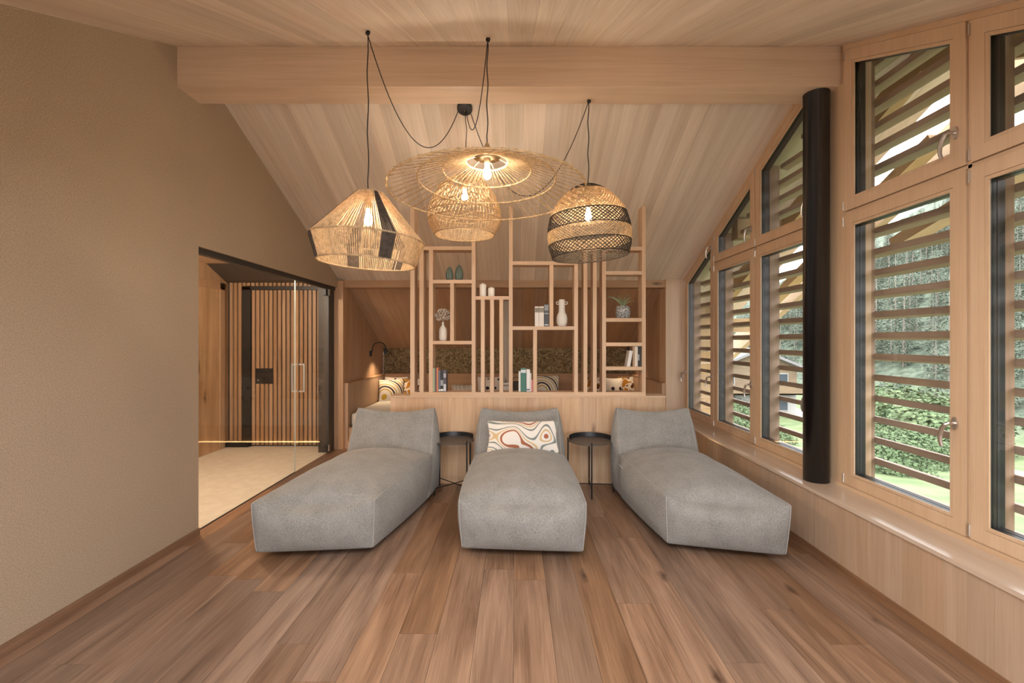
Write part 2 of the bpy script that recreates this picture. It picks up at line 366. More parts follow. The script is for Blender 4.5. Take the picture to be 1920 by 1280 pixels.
# floor: oak planks
fl = root('floor', (0, 0, 0), 'wide oak plank floor of the lounge', 'floor', kind='structure')
B('subfloor', 'shadow_gap', fl, -2.44, 2.05, YN, 8.2, -.08, -.012)
pw = .19
k0 = int((-2.44 + .007) / pw) - 1
for k in range(k0, 12):
    x0 = max(-2.44, -.007 + k * pw); x1 = min(2.05, -.007 + (k + 1) * pw)
    if x1 - x0 < .01: continue
    y = YN - random.random() * 1.6
    joints = []
    while y < 6.3:
        L = random.choice((1.25, 1.6, 1.9, 2.2)); y1 = y + L
        a, b = max(y, YN), min(y1, 6.3)
        if b > a + .02:
            B('plank', 'oak_floor', fl, x0 + .0007, x1 - .0007, a + .0007, b - .0007, -.012, 0, own=True)
        y = y1

# ceiling: two slopes of edge-glued fir boards
def ceiling(label, y0, y1, x0, x1, w):
    r = root('ceiling', (0, (y0 + y1) / 2, roof((y0 + y1) / 2)), label, 'ceiling', kind='structure')
    x = x0; i = 0
    while x < x1 - .01:
        ww = w * random.choice((.8, 1, 1, 1.25)); xe = min(x + ww, x1)
        if x1 - xe < .05: xe = x1
        za, zb = roof(y0), roof(y1); dz = (0, .0008, .0004)[i % 3]
        MB().hexa([(x + .0005, y0, za + dz), (xe - .0005, y0, za + dz), (xe - .0005, y1, zb + dz), (x + .0005, y1, zb + dz),
                   (x + .0005, y0, za + .03), (xe - .0005, y0, za + .03), (xe - .0005, y1, zb + .03), (x + .0005, y1, zb + .03)]).build('board', 'ceiling_fir', r, origin=((x + xe) / 2, (y0 + y1) / 2, za))
        x = xe; i += 1
    return r
def slab(name, mat, parent, x0, x1, y0, y1, t0, t1, o=None):
    za, zb = roof(y0), roof(y1)
    return MB().hexa([(x0, y0, za + t0), (x1, y0, za + t0), (x1, y1, zb + t0), (x0, y1, zb + t0), (x0, y0, za + t1), (x1, y0, za + t1), (x1, y1, zb + t1), (x0, y1, zb + t1)]).build(name, mat, parent, origin=o)
c1 = ceiling('sloping fir board ceiling on the near side of the ridge beam', 1.70, RY, XL - .1, 2.37, .15)
c2 = ceiling('sloping fir board ceiling falling to the sleeping niche behind the ridge beam', RY, 6.45, XL - .1, 2.37, .15)
# unseen roof window added above the viewer so sky light brightens the room
SKX0, SKX1, SKY0, SKY1 = -1.25, 1.45, -.35, 1.30
slab('deck', 'ceiling_fir', c1, XL - .1, SKX0, YN, 1.70, 0, .03); slab('deck', 'ceiling_fir', c1, SKX1, 2.37, YN, 1.70, 0, .03)
slab('deck', 'ceiling_fir', c1, SKX0, SKX1, YN, SKY0, 0, .03); slab('deck', 'ceiling_fir', c1, SKX0, SKX1, SKY1, 1.70, 0, .03)
rf = root('roof', (0, RY, RZ), 'unseen roof deck above the fir ceilings that blocks light', 'roof', kind='structure')  # unseen slab laid over the boards to block light
slab('deck', 'shadow_gap', rf, -4.3, SKX0, YN - .1, RY, .031, .25); slab('deck', 'shadow_gap', rf, SKX1, 2.45, YN - .1, RY, .031, .25)
slab('deck', 'shadow_gap', rf, SKX0, SKX1, YN - .1, SKY0, .031, .25); slab('deck', 'shadow_gap', rf, SKX0, SKX1, SKY1, RY, .031, .25)
slab('deck', 'shadow_gap', rf, -4.3, 2.45, RY, 8.4, .031, .25)
sk = root('window_20', (0, .5, roof(.5)), 'unseen roof window added in the near ceiling slope to brighten the room', 'window', kind='structure')
t = .07
slab('sash', 'frame_fir_y', sk, SKX0, SKX0 + t, SKY0, SKY1, .06, .14); slab('sash', 'frame_fir_y', sk, SKX1 - t, SKX1, SKY0, SKY1, .06, .14)
slab('sash', 'frame_fir_y', sk, SKX0 + t, SKX1 - t, SKY0, SKY0 + t, .06, .14); slab('sash', 'frame_fir_y', sk, SKX0 + t, SKX1 - t, SKY1 - t, SKY1, .06, .14)
slab('pane', 'glass', sk, SKX0 + t, SKX1 - t, SKY0 + t, SKY1 - t, .095, .101)
pl = bpy.data.lights.new('portal', 'AREA'); pl.shape = 'RECTANGLE'; pl.size = SKX1 - SKX0 - .1; pl.size_y = (SKY1 - SKY0) * 1.1 - .1; pl.cycles.is_portal = True
po = bpy.data.objects.new('portal', pl); C.objects.link(po); po.location = ((SKX0 + SKX1) / 2, (SKY0 + SKY1) / 2, roof((SKY0 + SKY1) / 2) + .16); po.rotation_euler = (math.atan(SL), 0, 0)
pl2 = bpy.data.lights.new('portal', 'AREA'); pl2.shape = 'RECTANGLE'; pl2.size = 5.8; pl2.size_y = 2.9; pl2.cycles.is_portal = True
po2 = bpy.data.objects.new('portal', pl2); C.objects.link(po2); po2.location = (2.40, 3.35, 1.95); po2.rotation_euler = (R(90), 0, R(90))

# walls
wl = MB().prism([(XL, YN, 0), (XL, 3.48, 0), (XL, 3.48, 2.176), (XL, 6.2, 2.176), (XL, 6.2, roof(6.2) + .01), (XL, RY, RZ + .01), (XL, YN, roof(YN) + .01)], (-.12, 0, 0)).build('wall_left', 'plaster', origin=(XL, 1, 0))
tag(wl, 'sand coloured clay plaster wall rising to the ceiling on the left', 'wall', kind='structure')
wb = root('wall_back', (0, YN, 0), 'low plaster wall behind the viewer with an added window band', 'wall', kind='structure')
B('parapet', 'plaster', wb, XL - .1, 2.4, YN - .12, YN, 0, .12); B('lintel', 'plaster', wb, XL - .1, 2.4, YN - .12, YN, 1.42, 1.6)
for a, b in ((XL - .1, -2.2), (-.1, 0), (2.0, 2.4)): B('pier', 'plaster', wb, a, b, YN - .12, YN, .12, 1.42)
for k, (a, b) in enumerate(((-2.2, -.1), (0, 2.0))):  # unseen window band, added to fill the room with light from behind
    w_ = root('window_%d' % (21 + k), (a, YN - .06, .12), ('left' if k == 0 else 'right') + ' half of the unseen window band added behind the viewer for light', 'window', kind='structure')
    MB().ring([(a, YN - .09, .12), (b, YN - .09, .12), (b, YN - .09, 1.42), (a, YN - .09, 1.42)], [(a + .06, YN - .09, .18), (b - .06, YN - .09, .18), (b - .06, YN - .09, 1.36), (a + .06, YN - .09, 1.36)], (0, .06, 0)).build('sash', 'frame_fir_z', w_)
    B('pane', 'glass', w_, a + .06, b - .06, YN - .063, YN - .058, .18, 1.36)
pl3 = bpy.data.lights.new('portal', 'AREA'); pl3.shape = 'RECTANGLE'; pl3.size = 4.2; pl3.size_y = 1.3; pl3.cycles.is_portal = True
po3 = bpy.data.objects.new('portal', pl3); C.objects.link(po3); po3.location = (-.1, YN - .13, .77); po3.rotation_euler = (R(90), 0, 0)
tr_ = B('bounce_deck', 'stone_tile', None, -5, 4.5, -7, YN - .125, -.2, -.05); tag(tr_, 'pale stone deck added unseen behind the viewer to bounce light', 'bounce_deck', kind='structure')  # unseen pale slab, added to bounce sky light up to the ceiling
bl = B('baseboard_left', 'oak_base', None, XL, XL + .012, YN, 3.48, 0, .052); tag(bl, 'slim oak baseboard along the plaster wall', 'baseboard', kind='structure')
br = B('baseboard_right', 'oak_base', None, XR - .012, XR, YN, YB, 0, .052); tag(br, 'slim oak baseboard below the windows', 'baseboard', kind='structure')
wr = root('wall_right', (XR, 3, 0), 'fir panelled parapet and timber frame of the window gable', 'wall', kind='structure')
B('core', 'panel_fir_z', wr, XR + .02, 2.46, YN, YB + .1, 0, .42)
y = YN
while y < YB:
    w = .118 if y > 1 else .6
    ye = min(y + w, YB); B('panel_board', 'panel_fir_z', wr, XR, XR + .02, y + .0005, ye - .0005, .0, .42, own=True); y = ye
B('pier', 'panel_fir_z', wr, XW, 2.46, YN, .53, .44, 2.4)
for (a, b, z1) in ((.525, .555, 2.28), (1.422, 1.442, 2.69), (2.317, 2.337, 3.09), (4.388, 4.404, 3.11), (5.298, 5.314, 2.70), (6.205, YB + .02, 2.27)):
    B('mullion', 'frame_fir_z', wr, XW + .012, 2.36, a, b, .44, z1)
B('ridge_pier', 'frame_fir_z', wr, XW + .002, 2.46, 3.205, 3.50, .44, 3.24); B('ridge_pier_head', 'frame_fir_z', wr, XW + .03, 2.46, 3.205, 3.50, 3.24, 3.55)
for (a, b) in ((.555, 3.205), (3.5, 5.3)): B('transom', 'frame_fir_y', wr, XW + .012, 2.36, a, b, 2.322, 2.340)
B('bottom_rail', 'frame_fir_y', wr, XW - .012, 2.38, .53, 6.21, .443, .468)
def top_rail(y0, y1):
    MB().hexa([(XW - .004, y0, roof(y0) - .035), (2.38, y0, roof(y0) - .035), (2.38, y1, roof(y1) - .035), (XW - .004, y1, roof(y1) - .035),
               (XW - .004, y0, roof(y0)), (2.38, y0, roof(y0)), (2.38, y1, roof(y1)), (XW - .004, y1, roof(y1))]).build('top_rail', 'frame_fir_y', wr)
top_rail(.53, 3.205); top_rail(3.5, 6.25)
sill = root('trim_1', (XR, 3, .42), 'long fir window sill board above the parapet', 'sill', kind='structure')
MB().hexa([(XR - .012, YN, .421), (2.30, YN, .421), (2.30, YB, .421), (XR - .012, YB, .421), (XR - .012, YN, .443), (2.30, YN, .443), (2.30, YB, .443), (XR - .012, YB, .443)]).build('sill_board', 'sill_fir', sill)

# windows
def inset(poly, d):
    n = len(poly); out = []; cx = sum(p[0] for p in poly) / n; cz = sum(p[1] for p in poly) / n; L = []
    for i in range(n):
        (x0, z0), (x1, z1) = poly[i], poly[(i + 1) % n]; nx, nz = -(z1 - z0), x1 - x0; l = math.hypot(nx, nz); nx /= l; nz /= l
        if (cx - x0) * nx + (cz - z0) * nz < 0: nx, nz = -nx, -nz
        L.append((nx, nz, nx * x0 + nz * z0 + d))
    for i in range(n):
        a1, b1, e1 = L[i - 1]; a2, b2, e2 = L[i]; D = a1 * b2 - a2 * b1
        out.append(((e1 * b2 - e2 * b1) / D, (a1 * e2 - a2 * e1) / D))
    return out
def yz(poly, X): return [(X, p[0], p[1]) for p in poly]
def handle(parent, y, z):
    h = MB(); n = 14
    pts = [(XW - .0005, y + .016 * math.cos(2 * math.pi * i / n), z + .034 * math.sin(2 * math.pi * i / n)) for i in range(n)]
    h.prism(pts, (-.011, 0, 0))
    path = [(XW - .010, y, z), (XW - .040, y, z + .002), (XW - .052, y + .006, z - .006), (XW - .056, y + .018, z - .03), (XW - .057, y + .028, z - .065), (XW - .055, y + .030, z - .095), (XW - .050, y + .027, z - .122)]
    h.tube(path, [.009, .009, .010, .010, .010, .0095, .008], 8)
    h.build('handle', 'nickel', parent, smooth=False)
def window(n, label, poly, handles=()):
    c = (XW, poly[0][0], poly[0][1]); w = root('window_%d' % n, c, label, 'window', kind='structure')
    i1 = inset(poly, .068); i2 = inset(poly, .087); i3 = inset(poly, .089)
    s = MB().ring(yz(poly, XW), yz(i1, XW), (.0555, 0, 0)).build('sash', 'frame_fir_z', w)
    MB().ring(yz(inset(poly, .0695), XW + .003), yz(i2, XW + .003), (.009, 0, 0)).build('glazing_bead', 'frame_fir_z', s)
    MB().ring(yz(inset(poly, .06), XW + .0125), yz(i2, XW + .0125), (.030, 0, 0)).build('gasket', 'gasket', s)
    MB().ring(yz(inset(poly, .06), XW + .0435), yz(i3, XW + .0435), (.012, 0, 0)).build('spacer', 'spacer', s)
    MB().ring(yz(inset(poly, .03), XW + .056), yz(i2, XW + .056), (.026, 0, 0)).build('outer_frame', 'gasket', s)
    MB().prism(yz(i2, XW + .020), (.004, 0, 0)).build('pane', 'glass', w)
    ys = max(q[0] for q in poly); zs = sorted(q[1] for q in poly if q[0] == ys)
    for zz in (zs[0] + .01, zs[-1] - .075): MB().tube([(XW - .003, ys + .004, zz), (XW - .003, ys + .004, zz + .06)], .0055, 8).build('hinge', 'nickel', s)
    for (y, z) in handles: handle(s, y, z)
    return w
zb, zt, zu = .470, 2.318, 2.344
def low(a, b): return [(a, zb), (b, zb), (b, zt), (a, zt)]
def up(a, b): return [(a, zu), (b, zu), (b, roof(b) - .036), (a, roof(a) - .036)]
window(1, 'tall lower casement window right of the black flue pipe', low(2.340, 3.202), [(2.390, 1.03)])
window(2, 'upper slope-topped casement window right of the black flue pipe', up(2.340, 3.202), [(2.390, 2.525)])
window(3, 'tall lower casement window cut by the right edge of the picture', low(1.445, 2.314), [(1.495, 1.03)])
window(4, 'upper slope-topped window in the top right corner of the picture', up(1.445, 2.314))
window(5, 'tall lower casement window left of the black flue pipe', low(3.503, 4.385), [(3.555, 1.03)])
window(6, 'upper slope-topped window left of the black flue pipe', up(3.503, 4.385), [(3.555, 2.525)])
window(7, 'lower casement window between the narrow far window and the flue side window', low(4.407, 5.295), [(4.457, 1.03)])
window(8, 'small triangular-topped upper window, second from the niche', [(4.407, zu), (5.295, zu), (5.295, roof(5.295) - .036), (4.407, roof(4.407) - .036)], [(4.457, 2.525)])
window(9, 'five-sided farthest window beside the pale column, sloping top', [(5.317, zb), (6.202, zb), (6.202, roof(6.202) - .036), (5.317, roof(5.317) - .036)], [(5.36, 1.03), (5.36, 2.53), (6.17, 1.03)])
window(10, 'unseen lower window added beyond the right edge for light, continuing the row', [(.558, zb), (1.42, zb), (1.42, 2.318), (.558, roof(.558) - .036)])  # continues the row out of view, added partly for its light

# timber: ridge beam, niche posts and header
bm_ = root('trim_2', (0, RY, 3.24), 'thick fir ridge beam spanning the room below the ceiling', 'beam', kind='structure')
MB().box(XL - .02, XW + .03, 3.26, 3.50, 3.24, 3.52).build('timber', 'beam_fir', bm_)
hd = B('trim_3', 'niche_x', None, -2.31, 2.03, YB, 6.52, 2.168, roof(YB) + .01); tag(hd, 'horizontal timber header over the sleeping niche', 'beam', kind='structure')
ps = B('trim_4', 'niche_z', None, -2.455, -2.30, 6.2, 6.42, 0, 2.25); M['niche_z']; tag(ps, 'oak post between the glass door and the niche', 'post', kind='structure')
cl = root('trim_5', (2.15, 6.3, 0), 'pale fir column between the niche and the farthest window', 'column', kind='structure')
B('facing', 'column_fir', cl, 2.03, 2.30, 6.235, 6.50, .0, 2.30); B('edge_board', 'frame_fir_z', cl, 2.022, 2.03, 6.232, 6.50, 0, 2.28)

# flue pipe
fp = root('flue_pipe', (2.18, 3.36, .443), 'black enamelled round flue pipe standing on the window sill', 'pipe')
MB().lathe([(.084, .0), (.084, 2.79), (.086, 2.79), (.086, 2.80)], (2.18, 3.36, .443), 40).build('pipe', 'black_paint', fp, smooth=False)
for p in fp.children:
    for q in p.data.polygons: q.use_smooth = len(q.vertices) == 4

# ------------------------------------------------------------------ hallway behind the glass
hf = root('floor', (-3.2, 4.5, 0), 'pale beige stone tiled floor of the hallway behind the glass', 'floor', kind='structure')
for i in range(2):
    for j in range(4):
        x0 = -2.44 - .76 * (i + 1); y0 = 2.7 + j * .94
        B('tile', 'stone_tile', hf, x0 + .0008, x0 + .76 - .0008, y0 + .0008, min(y0 + .94, 6.45) - .0008, -.012, 0, own=True)
hw = root('wall_hall', (-3.2, 6.4, 0), 'dark hallway wall clad with vertical larch slats', 'wall', kind='structure')
YS = 6.40
B('backing', 'dark_frame', hw, -3.96, -2.44, YS, YS + .1, 0, 2.46)
def pxX(x, Y): return (x - VX) * Y / F
pitch = 8.12 * YS / F; wv = 5.5 * YS / F
zlint = CAM_H + (VY - 537) * YS / F; ztop = 2.43
B('portal_jamb', 'black_metal', hw, pxX(457.5, YS), pxX(473.5, YS), YS - .05, YS, 0, zlint)
B('portal_head', 'black_metal', hw, pxX(457.5, YS), pxX(603, YS), YS - .05, YS, zlint - .05, zlint)
B('plinth', 'black_metal', hw, pxX(430, YS), pxX(471, YS), YS - .09, YS, 0, .075)
x = pxX(433, YS); i = 0
while x < pxX(606, YS):
    if x + wv < pxX(456.5, YS): B('slat', 'slat_larch', hw, x, x + wv, YS - .028, YS, .08, ztop, own=True)
    else: B('slat', 'slat_larch', hw, x, x + wv, YS - .028, YS, zlint + .004, ztop, own=True)
    x += pitch
d1 = root('door_1', (pxX(537, YS), YS, 0), 'hallway door clad in vertical larch slats with black lock plate', 'door', kind='structure')
B('leaf', 'dark_frame', d1, pxX(473.5, YS), pxX(603, YS), YS - .012, YS - .001, .005, zlint - .05)
x = pxX(475, YS); lx0, lx1, lz0, lz1 = pxX(481, YS), pxX(512, YS), CAM_H + (VY - 719) * YS / F, CAM_H + (VY - 690) * YS / F
while x < pxX(602, YS):
    if x + wv > lx0 and x < lx1:
        B('slat', 'slat_larch', d1, x, x + wv, YS - .034, YS - .012, .02, lz0, own=True); B('slat', 'slat_larch', d1, x, x + wv, YS - .034, YS - .012, lz1, zlint - .055, own=True)
    else: B('slat', 'slat_larch', d1, x, x + wv, YS - .034, YS - .012, .02, zlint - .055, own=True)
    x += pitch
B('lock_plate', 'black_metal', d1, lx0, lx1, YS - .030, YS - .012, lz0, lz1)
MB().tube([(lx0 + .04, YS - .03, (lz0 + lz1) / 2 - .03), (lx0 + .04, YS - .075, (lz0 + lz1) / 2 - .03), (lx0 + .15, YS - .08, (lz0 + lz1) / 2 - .03)], .009, 8).build('lever', 'black_metal', d1)
MB().tube([(lx0 + .04, YS - .03, lz0 + .05), (lx0 + .04, YS - .036, lz0 + .05)], .012, 10).build('keyhole', 'steel', d1)
hs_ = root('wall_side', (-3.96, 4.5, 0), 'oak clad left side wall of the hallway', 'wall', kind='structure')
B('cladding', 'niche_z', hs_, -4.06, -3.96, 2.6, 6.41, 0, 2.46)
d2 = root('door_2', (-3.95, 5.7, 0), 'knotty oak door in the hallway side wall', 'door', kind='structure')
B('leaf', 'door_oak', d2, -3.96, -3.93, 5.15, 6.17, .0, 2.13)
for (a, b, z0, z1) in ((6.17, 6.27, 0, 2.22), (5.05, 6.27, 2.13, 2.23)): B('casing', 'niche_z', d2, -3.96, -3.92, a, b, z0, z1)
hc = root('ceiling', (-3.2, 4.5, 2.44), 'low timber ceiling of the hallway', 'ceiling', kind='structure')
for j in range(22):
    B('board', 'hall_ceil', hc, -4.0, -2.496, 2.6 + j * .175, 2.6 + (j + 1) * .175 - .002, 2.44, 2.46, own=True)
wn = B('wall_front', 'plaster', None, -4.05, -2.496, 2.5, 2.62, 0, 2.46); tag(wn, 'near plaster wall closing the hallway', 'wall', kind='structure')
hl = root('ceiling_lamp', (-3.05, 4.1, 2.44), 'round glowing globe lamp under the hallway ceiling', 'lamp')
MB().lathe([(.07, 0), (.07, -.02), (.03, -.03), (.03, -.10)], (-3.05, 4.1, 2.44), 16).build('mount', 'black_metal', hl)
MB().lathe([(.12 * math.sin(math.pi * (.04 + .92 * k / 8)), .12 * math.cos(math.pi * (.04 + .92 * k / 8))) for k in range(9)], (-3.05, 4.1, 2.22), 12).build('globe', 'globe_glow', hl, smooth=True)

# glass front
YD = 5.12
gp = root('window_11', (-2.43, 4.3, 0), 'fixed frameless glass panel between the lounge and the hallway', 'glass panel', kind='structure')
B('pane', 'glass_door', gp, -2.435, -2.425, 3.44, YD - .003, .004, 2.12)
B('head_track', 'dark_frame', gp, -2.455, -2.405, 3.44, 6.2, 2.118, 2.163)
B('floor_track', 'spacer', gp, -2.437, -2.423, 3.44, 5.12, 0, .004)
B('head_reveal', 'plaster', gp, -2.47, -2.376, 3.44, 6.2, 2.163, 2.1765)
gd = root('door_3', (-2.43, 5.9, 0), 'frameless glass door with a square steel pull handle', 'door', kind='structure')
B('pane', 'glass_door', gd, -2.435, -2.425, YD + .003, 5.96, .012, 2.11)
B('jamb', 'dark_frame', gd, -2.555, -2.42, 6.02, 6.2, 0, 2.163)
B('polished_edge', 'glass_edge', gd, -2.436, -2.424, YD + .0005, YD + .003, .012, 2.11); B('polished_edge', 'glass_edge', gp, -2.436, -2.424, YD - .003, YD - .0005, .004, 2.12)
hz0, hz1 = .875, 1.195
for s in (-1, 1):
    xo = -2.43 + s * .075; xi = -2.43 + s * .005; h = MB(); yh = 5.20
    h.box(min(xo, xo - s * .018), max(xo, xo - s * .018), yh - .009, yh + .009, hz0, hz1)
    for z in (hz0, hz1 - .018): h.box(min(xi, xo - s * .018), max(xi, xo - s * .018), yh - .009, yh + .009, z, z + .018)
    h.build('pull_handle', 'steel', gd)
for z0, z1 in ((.03, .11), (2.03, 2.11)):
    hg = MB().box(-2.45, -2.41, 5.90, 6.04, z0, z1).build('hinge', 'dark_frame', gd)
    MB().tube([(-2.40, 5.965, z0), (-2.40, 5.965, z1)], .009, 10).tube([(-2.40, 5.995, z0), (-2.40, 5.995, z1)], .007, 10).build('hinge_pin', 'steel', hg)

# ------------------------------------------------------------------ sleeping niche
YK = 8.10; XNL, XNR = -2.30, 2.03
def wallboards(label, x0, x1, key):
    r = root(key, (x0, 7, 0), label, 'wall', kind='structure'); y = 6.425
    while y < YK:
        ye = min(y + .22, YK); B('board', 'niche_z', r, x0, x1, y + .0006, ye - .0006, 0, 2.25 - .45 * (y - 6.42), own=True); y = ye
    return r
wallboards('vertical board wall on the left side of the niche', XNL - .03, XNL, 'wall_niche_left')
wallboards('vertical board wall on the right side of the niche', XNR, XNR + .03, 'wall_niche_right')
nz0, nz1 = 2.185, 1.29; sl = (nz1 - nz0) / (YK + .05 - 6.42)
nc = root('ceiling', (0, 7.2, 1.8), 'low sloping board ceiling inside the sleeping niche', 'ceiling', kind='structure'); x = XNL - .03
while x < XNR + .03:
    xe = min(x + random.choice((.17, .2, .24)), XNR + .03)
    MB().hexa([(x + .0008, 6.42, nz0), (xe - .0008, 6.42, nz0), (xe - .0008, YK + .05, nz1), (x + .0008, YK + .05, nz1), (x, 6.42, nz0 + .03), (xe, 6.42, nz0 + .03), (xe, YK + .05, nz1 + .03), (x, YK + .05, nz1 + .03)]).build('board', 'niche_y', nc, origin=((x + xe) / 2, 7.2, 1.8)); x = xe
wk = root('wall_niche_back', (0, YK, .88), 'niche back wall covered with pressed alpine hay', 'wall', kind='structure')
B('hay_panel', 'hay', wk, XNL, XNR, YK, YK + .06, .3, 1.42)
hay = MB(); hay2 = MB()
for i in range(5200):
    x = random.uniform(XNL, XNR); z = random.uniform(.89, 1.31); a = random.uniform(0, math.pi); l = random.uniform(.012, .045); w = random.uniform(.0015, .004)
    dx, dz = math.cos(a) * l, math.sin(a) * l; nx, nz = -math.sin(a) * w, math.cos(a) * w; y0 = YK - random.uniform(.001, .012); y1 = YK - random.uniform(.001, .018)
    (hay if i % 2 else hay2).add([(x - dx - nx, y0, z - dz - nz), (x + dx - nx, y1, z + dz - nz), (x + dx + nx, y1, z + dz + nz), (x - dx + nx, y0, z - dz + nz)], [(0, 1, 2, 3)])
for h_, mt in ((hay, 'hay_light'), (hay2, 'hay_dark')):
    o = h_.build('hay_stalks', mt, wk); o['kind'] = 'stuff'
bd = root('bed_platform', (0, 7.1, 0), 'built-in oak bed platform with raised surround in the niche', 'bed')
B('base', 'niche_x', bd, -2.24, 1.97, 6.24, 8.0, .10, .28)
B('plinth', 'dark_frame', bd, -2.2, 1.9, 6.32, 8.0, 0, .10)
B('side_surround', 'niche_z', bd, XNL, -2.25, 6.24, YK, 0, .862); B('side_cap', 'niche_y', bd, XNL, -2.243, 6.235, YK, .862, .880)
B('side_surround', 'niche_z', bd, 1.975, XNR, 6.24, YK, 0, .862); B('side_cap', 'niche_y', bd, 1.968, XNR, 6.235, YK, .862, .880)
B('back_surround', 'niche_x', bd, -2.25, 1.975, 8.0, YK, .1, .862); B('back_cap', 'niche_x', bd, -2.25, 1.975, 7.993, YK, .862, .880)
B('led_strip', 'led_glow', bd, -2.22, 1.9, 6.228, 6.239, .086, .099)
mt = root('mattress', (0, 7.1, .28), 'pale linen mattress filling the niche bed', 'mattress')
for i in range(4):
    a = -2.235 + i * 1.05; cs = {(sa, sb, sc): (a + .52 + sa * .52, 7.12 + sb * .86, .375 + sc * .085) for sa in (-1, 1) for sb in (-1, 1) for sc in (-1, 1)}
    m_, _, _ = cushion(cs, {'c+': .02, 'b-': .02}, N=12, it=2); m_.build('mattress_section', 'mattress_cloth', mt, smooth=True)
pk = root('timber_post', (-.13, 6.55, 0), 'weathered grey timber post inside the niche', 'post')
MB().box(-.195, -.065, 6.50, 6.63, .45, 2.06).build('timber', 'old_timber', pk)
tb = root('bedside_shelf', (-.13, 6.46, .75), 'small white bedside shelf against the grey timber post', 'shelf')
MB().box(-.20, -.06, 6.36, 6.50, .845, .875).build('board', 'white_paint', tb); MB().box(-.18, -.08, 6.46, 6.50, .45, .845).build('bracket', 'white_paint', tb)
cs_ = root('candle_stick', (-.13, 6.43, .875), 'thin black candle stick on the white bedside shelf', 'candle stick')
MB().lathe([(.03, 0), (.03, .006), (.004, .01), (.004, .05)], (-.13, 6.43, .875), 12).build('stem', 'black_metal', cs_)
# reading lamp on the niche wall
def reading_lamp(x, s, label):
    q = root('reading_lamp', (x, 7.36, 1.2), label, 'lamp')
    y0 = 7.36
    MB().box(min(x, x + s * .02), max(x, x + s * .02), y0 - .03, y0 + .03, 1.20, 1.29).build('wall_plate', 'black_metal', q)
    pts = [(x + s * .02, y0, 1.26), (x + s * .035, y0, 1.29), (x + s * .035, y0 + .01, 1.33)] + [Vector((x + s * (.125 - .09 * math.cos(math.pi * i / 10)), y0 + .06 - .05 * math.cos(math.pi * i / 10), 1.33 + .09 * math.sin(math.pi * i / 10))) for i in range(1, 11)]
    MB().tube(pts, .008, 8).build('flex_arm', 'black_metal', q, smooth=True)
    e = pts[-1]; MB().lathe([(.010, 0), (.022, -.02), (.024, -.10), (.018, -.10)], e, 16).build('lamp_head', 'black_metal', q)
    MB().lathe([(.016, -.097), (.016, -.095)], e, 12).build('lens', 'reading_glow', q)
    L = bpy.data.lights.new('reading_spot', 'SPOT'); L.energy = 20 if s > 0 else 8; L.color = (1, .76, .48); L.spot_size = R(125); L.spot_blend = .8; L.shadow_soft_size = .015
    lo = bpy.data.objects.new('reading_spot', L); C.objects.link(lo); lo.parent = q; lo.location = Vector(e) + Vector((0, 0, -.105)) - q.location
    return q
reading_lamp(XNL, 1, 'black gooseneck reading lamp on the left niche wall')
reading_lamp(XNR, -1, 'black gooseneck reading lamp on the right niche wall behind the shelf')
# ------------------------------------------------------------------ low partition and open shelf
YP = 4.72
lp = root('partition_wall', (.13, YP + .1, 0), 'low knotty oak partition carrying the open shelf', 'partition')
xa, xb = -1.27, 1.527
B('core', 'oak_panel', lp, xa + .002, xb - .002, YP + .018, YP + .2, 0, .873)
n = 16
for i in range(n):
    a = xa + (xb - xa) * i / n; b = xa + (xb - xa) * (i + 1) / n
    B('panel_board', 'oak_panel', lp, a + .0004, b - .0004, YP, YP + .018, 0, .873, own=True)
B('cap', 'oak_cap', lp, xa - .003, xb + .003, YP - .004, YP + .204, .873, .892)
SY0, SY1 = YP + .004, YP + .154; sc = YP / F; ZS = .892
su = root('shelf_unit', (.12, YP + .08, ZS), 'open oak lattice shelf with uneven posts on the partition', 'shelf')
sx = lambda x: (x - VX) * sc
sz = lambda y: CAM_H + (VY - y) * sc
def post(x0, x1, yt, yb=None, z0=None):
    B('post', 'shelf_z', su, sx(x0), sx(x1), SY0, SY1, (ZS + .037) if yb is None else sz(yb), sz(yt), own=True)
def rail(x0, x1, y0, y1, nm='shelf_board'):
    B(nm, 'shelf_x', su, sx(x0), sx(x1), SY0 + .0004, SY1 - .0004, sz(y1), sz(y0), own=True)
for a, b in ((769, 887.8), (887.8, 1080.4), (1080.4, 1211)): B('bottom_rail', 'shelf_x', su, sx(a), sx(b) - .0006, SY0, SY1, ZS, ZS + .037, own=True)
post(769, 777, 388); post(786.3, 794, 468.5); post(804, 811.5, 468.5); rail(786.3, 884, 461.6, 468.4, 'top_rail')
post(884.3, 891.5, 436); rail(811.6, 884.2, 524.3, 530.8); post(844, 851, 530.9, 638.7); rail(811.6, 884.2, 638.8, 645.2)
post(954.2, 961.2, 386); rail(891.6, 954.1, 555, 561.5)
post(901.5, 908.6, 561.6); post(919, 926, 561.6); post(936.4, 943.3, 561.6)
rail(961.3, 1083.8, 489.6, 496.4, 'top_rail'); post(1030.4, 1037.6, 496.5, 611.4); post(1076.8, 1083.8, 496.5); rail(961.3, 1076.7, 611.5, 618.2); post(999.8, 1006.8, 618.3)
post(1094.3, 1101.4, 462.4); post(1112, 1119, 462.4); post(1129.3, 1136.4, 462.4); post(1204, 1211, 386)
for y0, y1 in ((462.4, 469), (508, 514.6), (596, 602.7), (642, 648.8), (687.3, 694)): rail(1136.5, 1203.9, y0, y1)

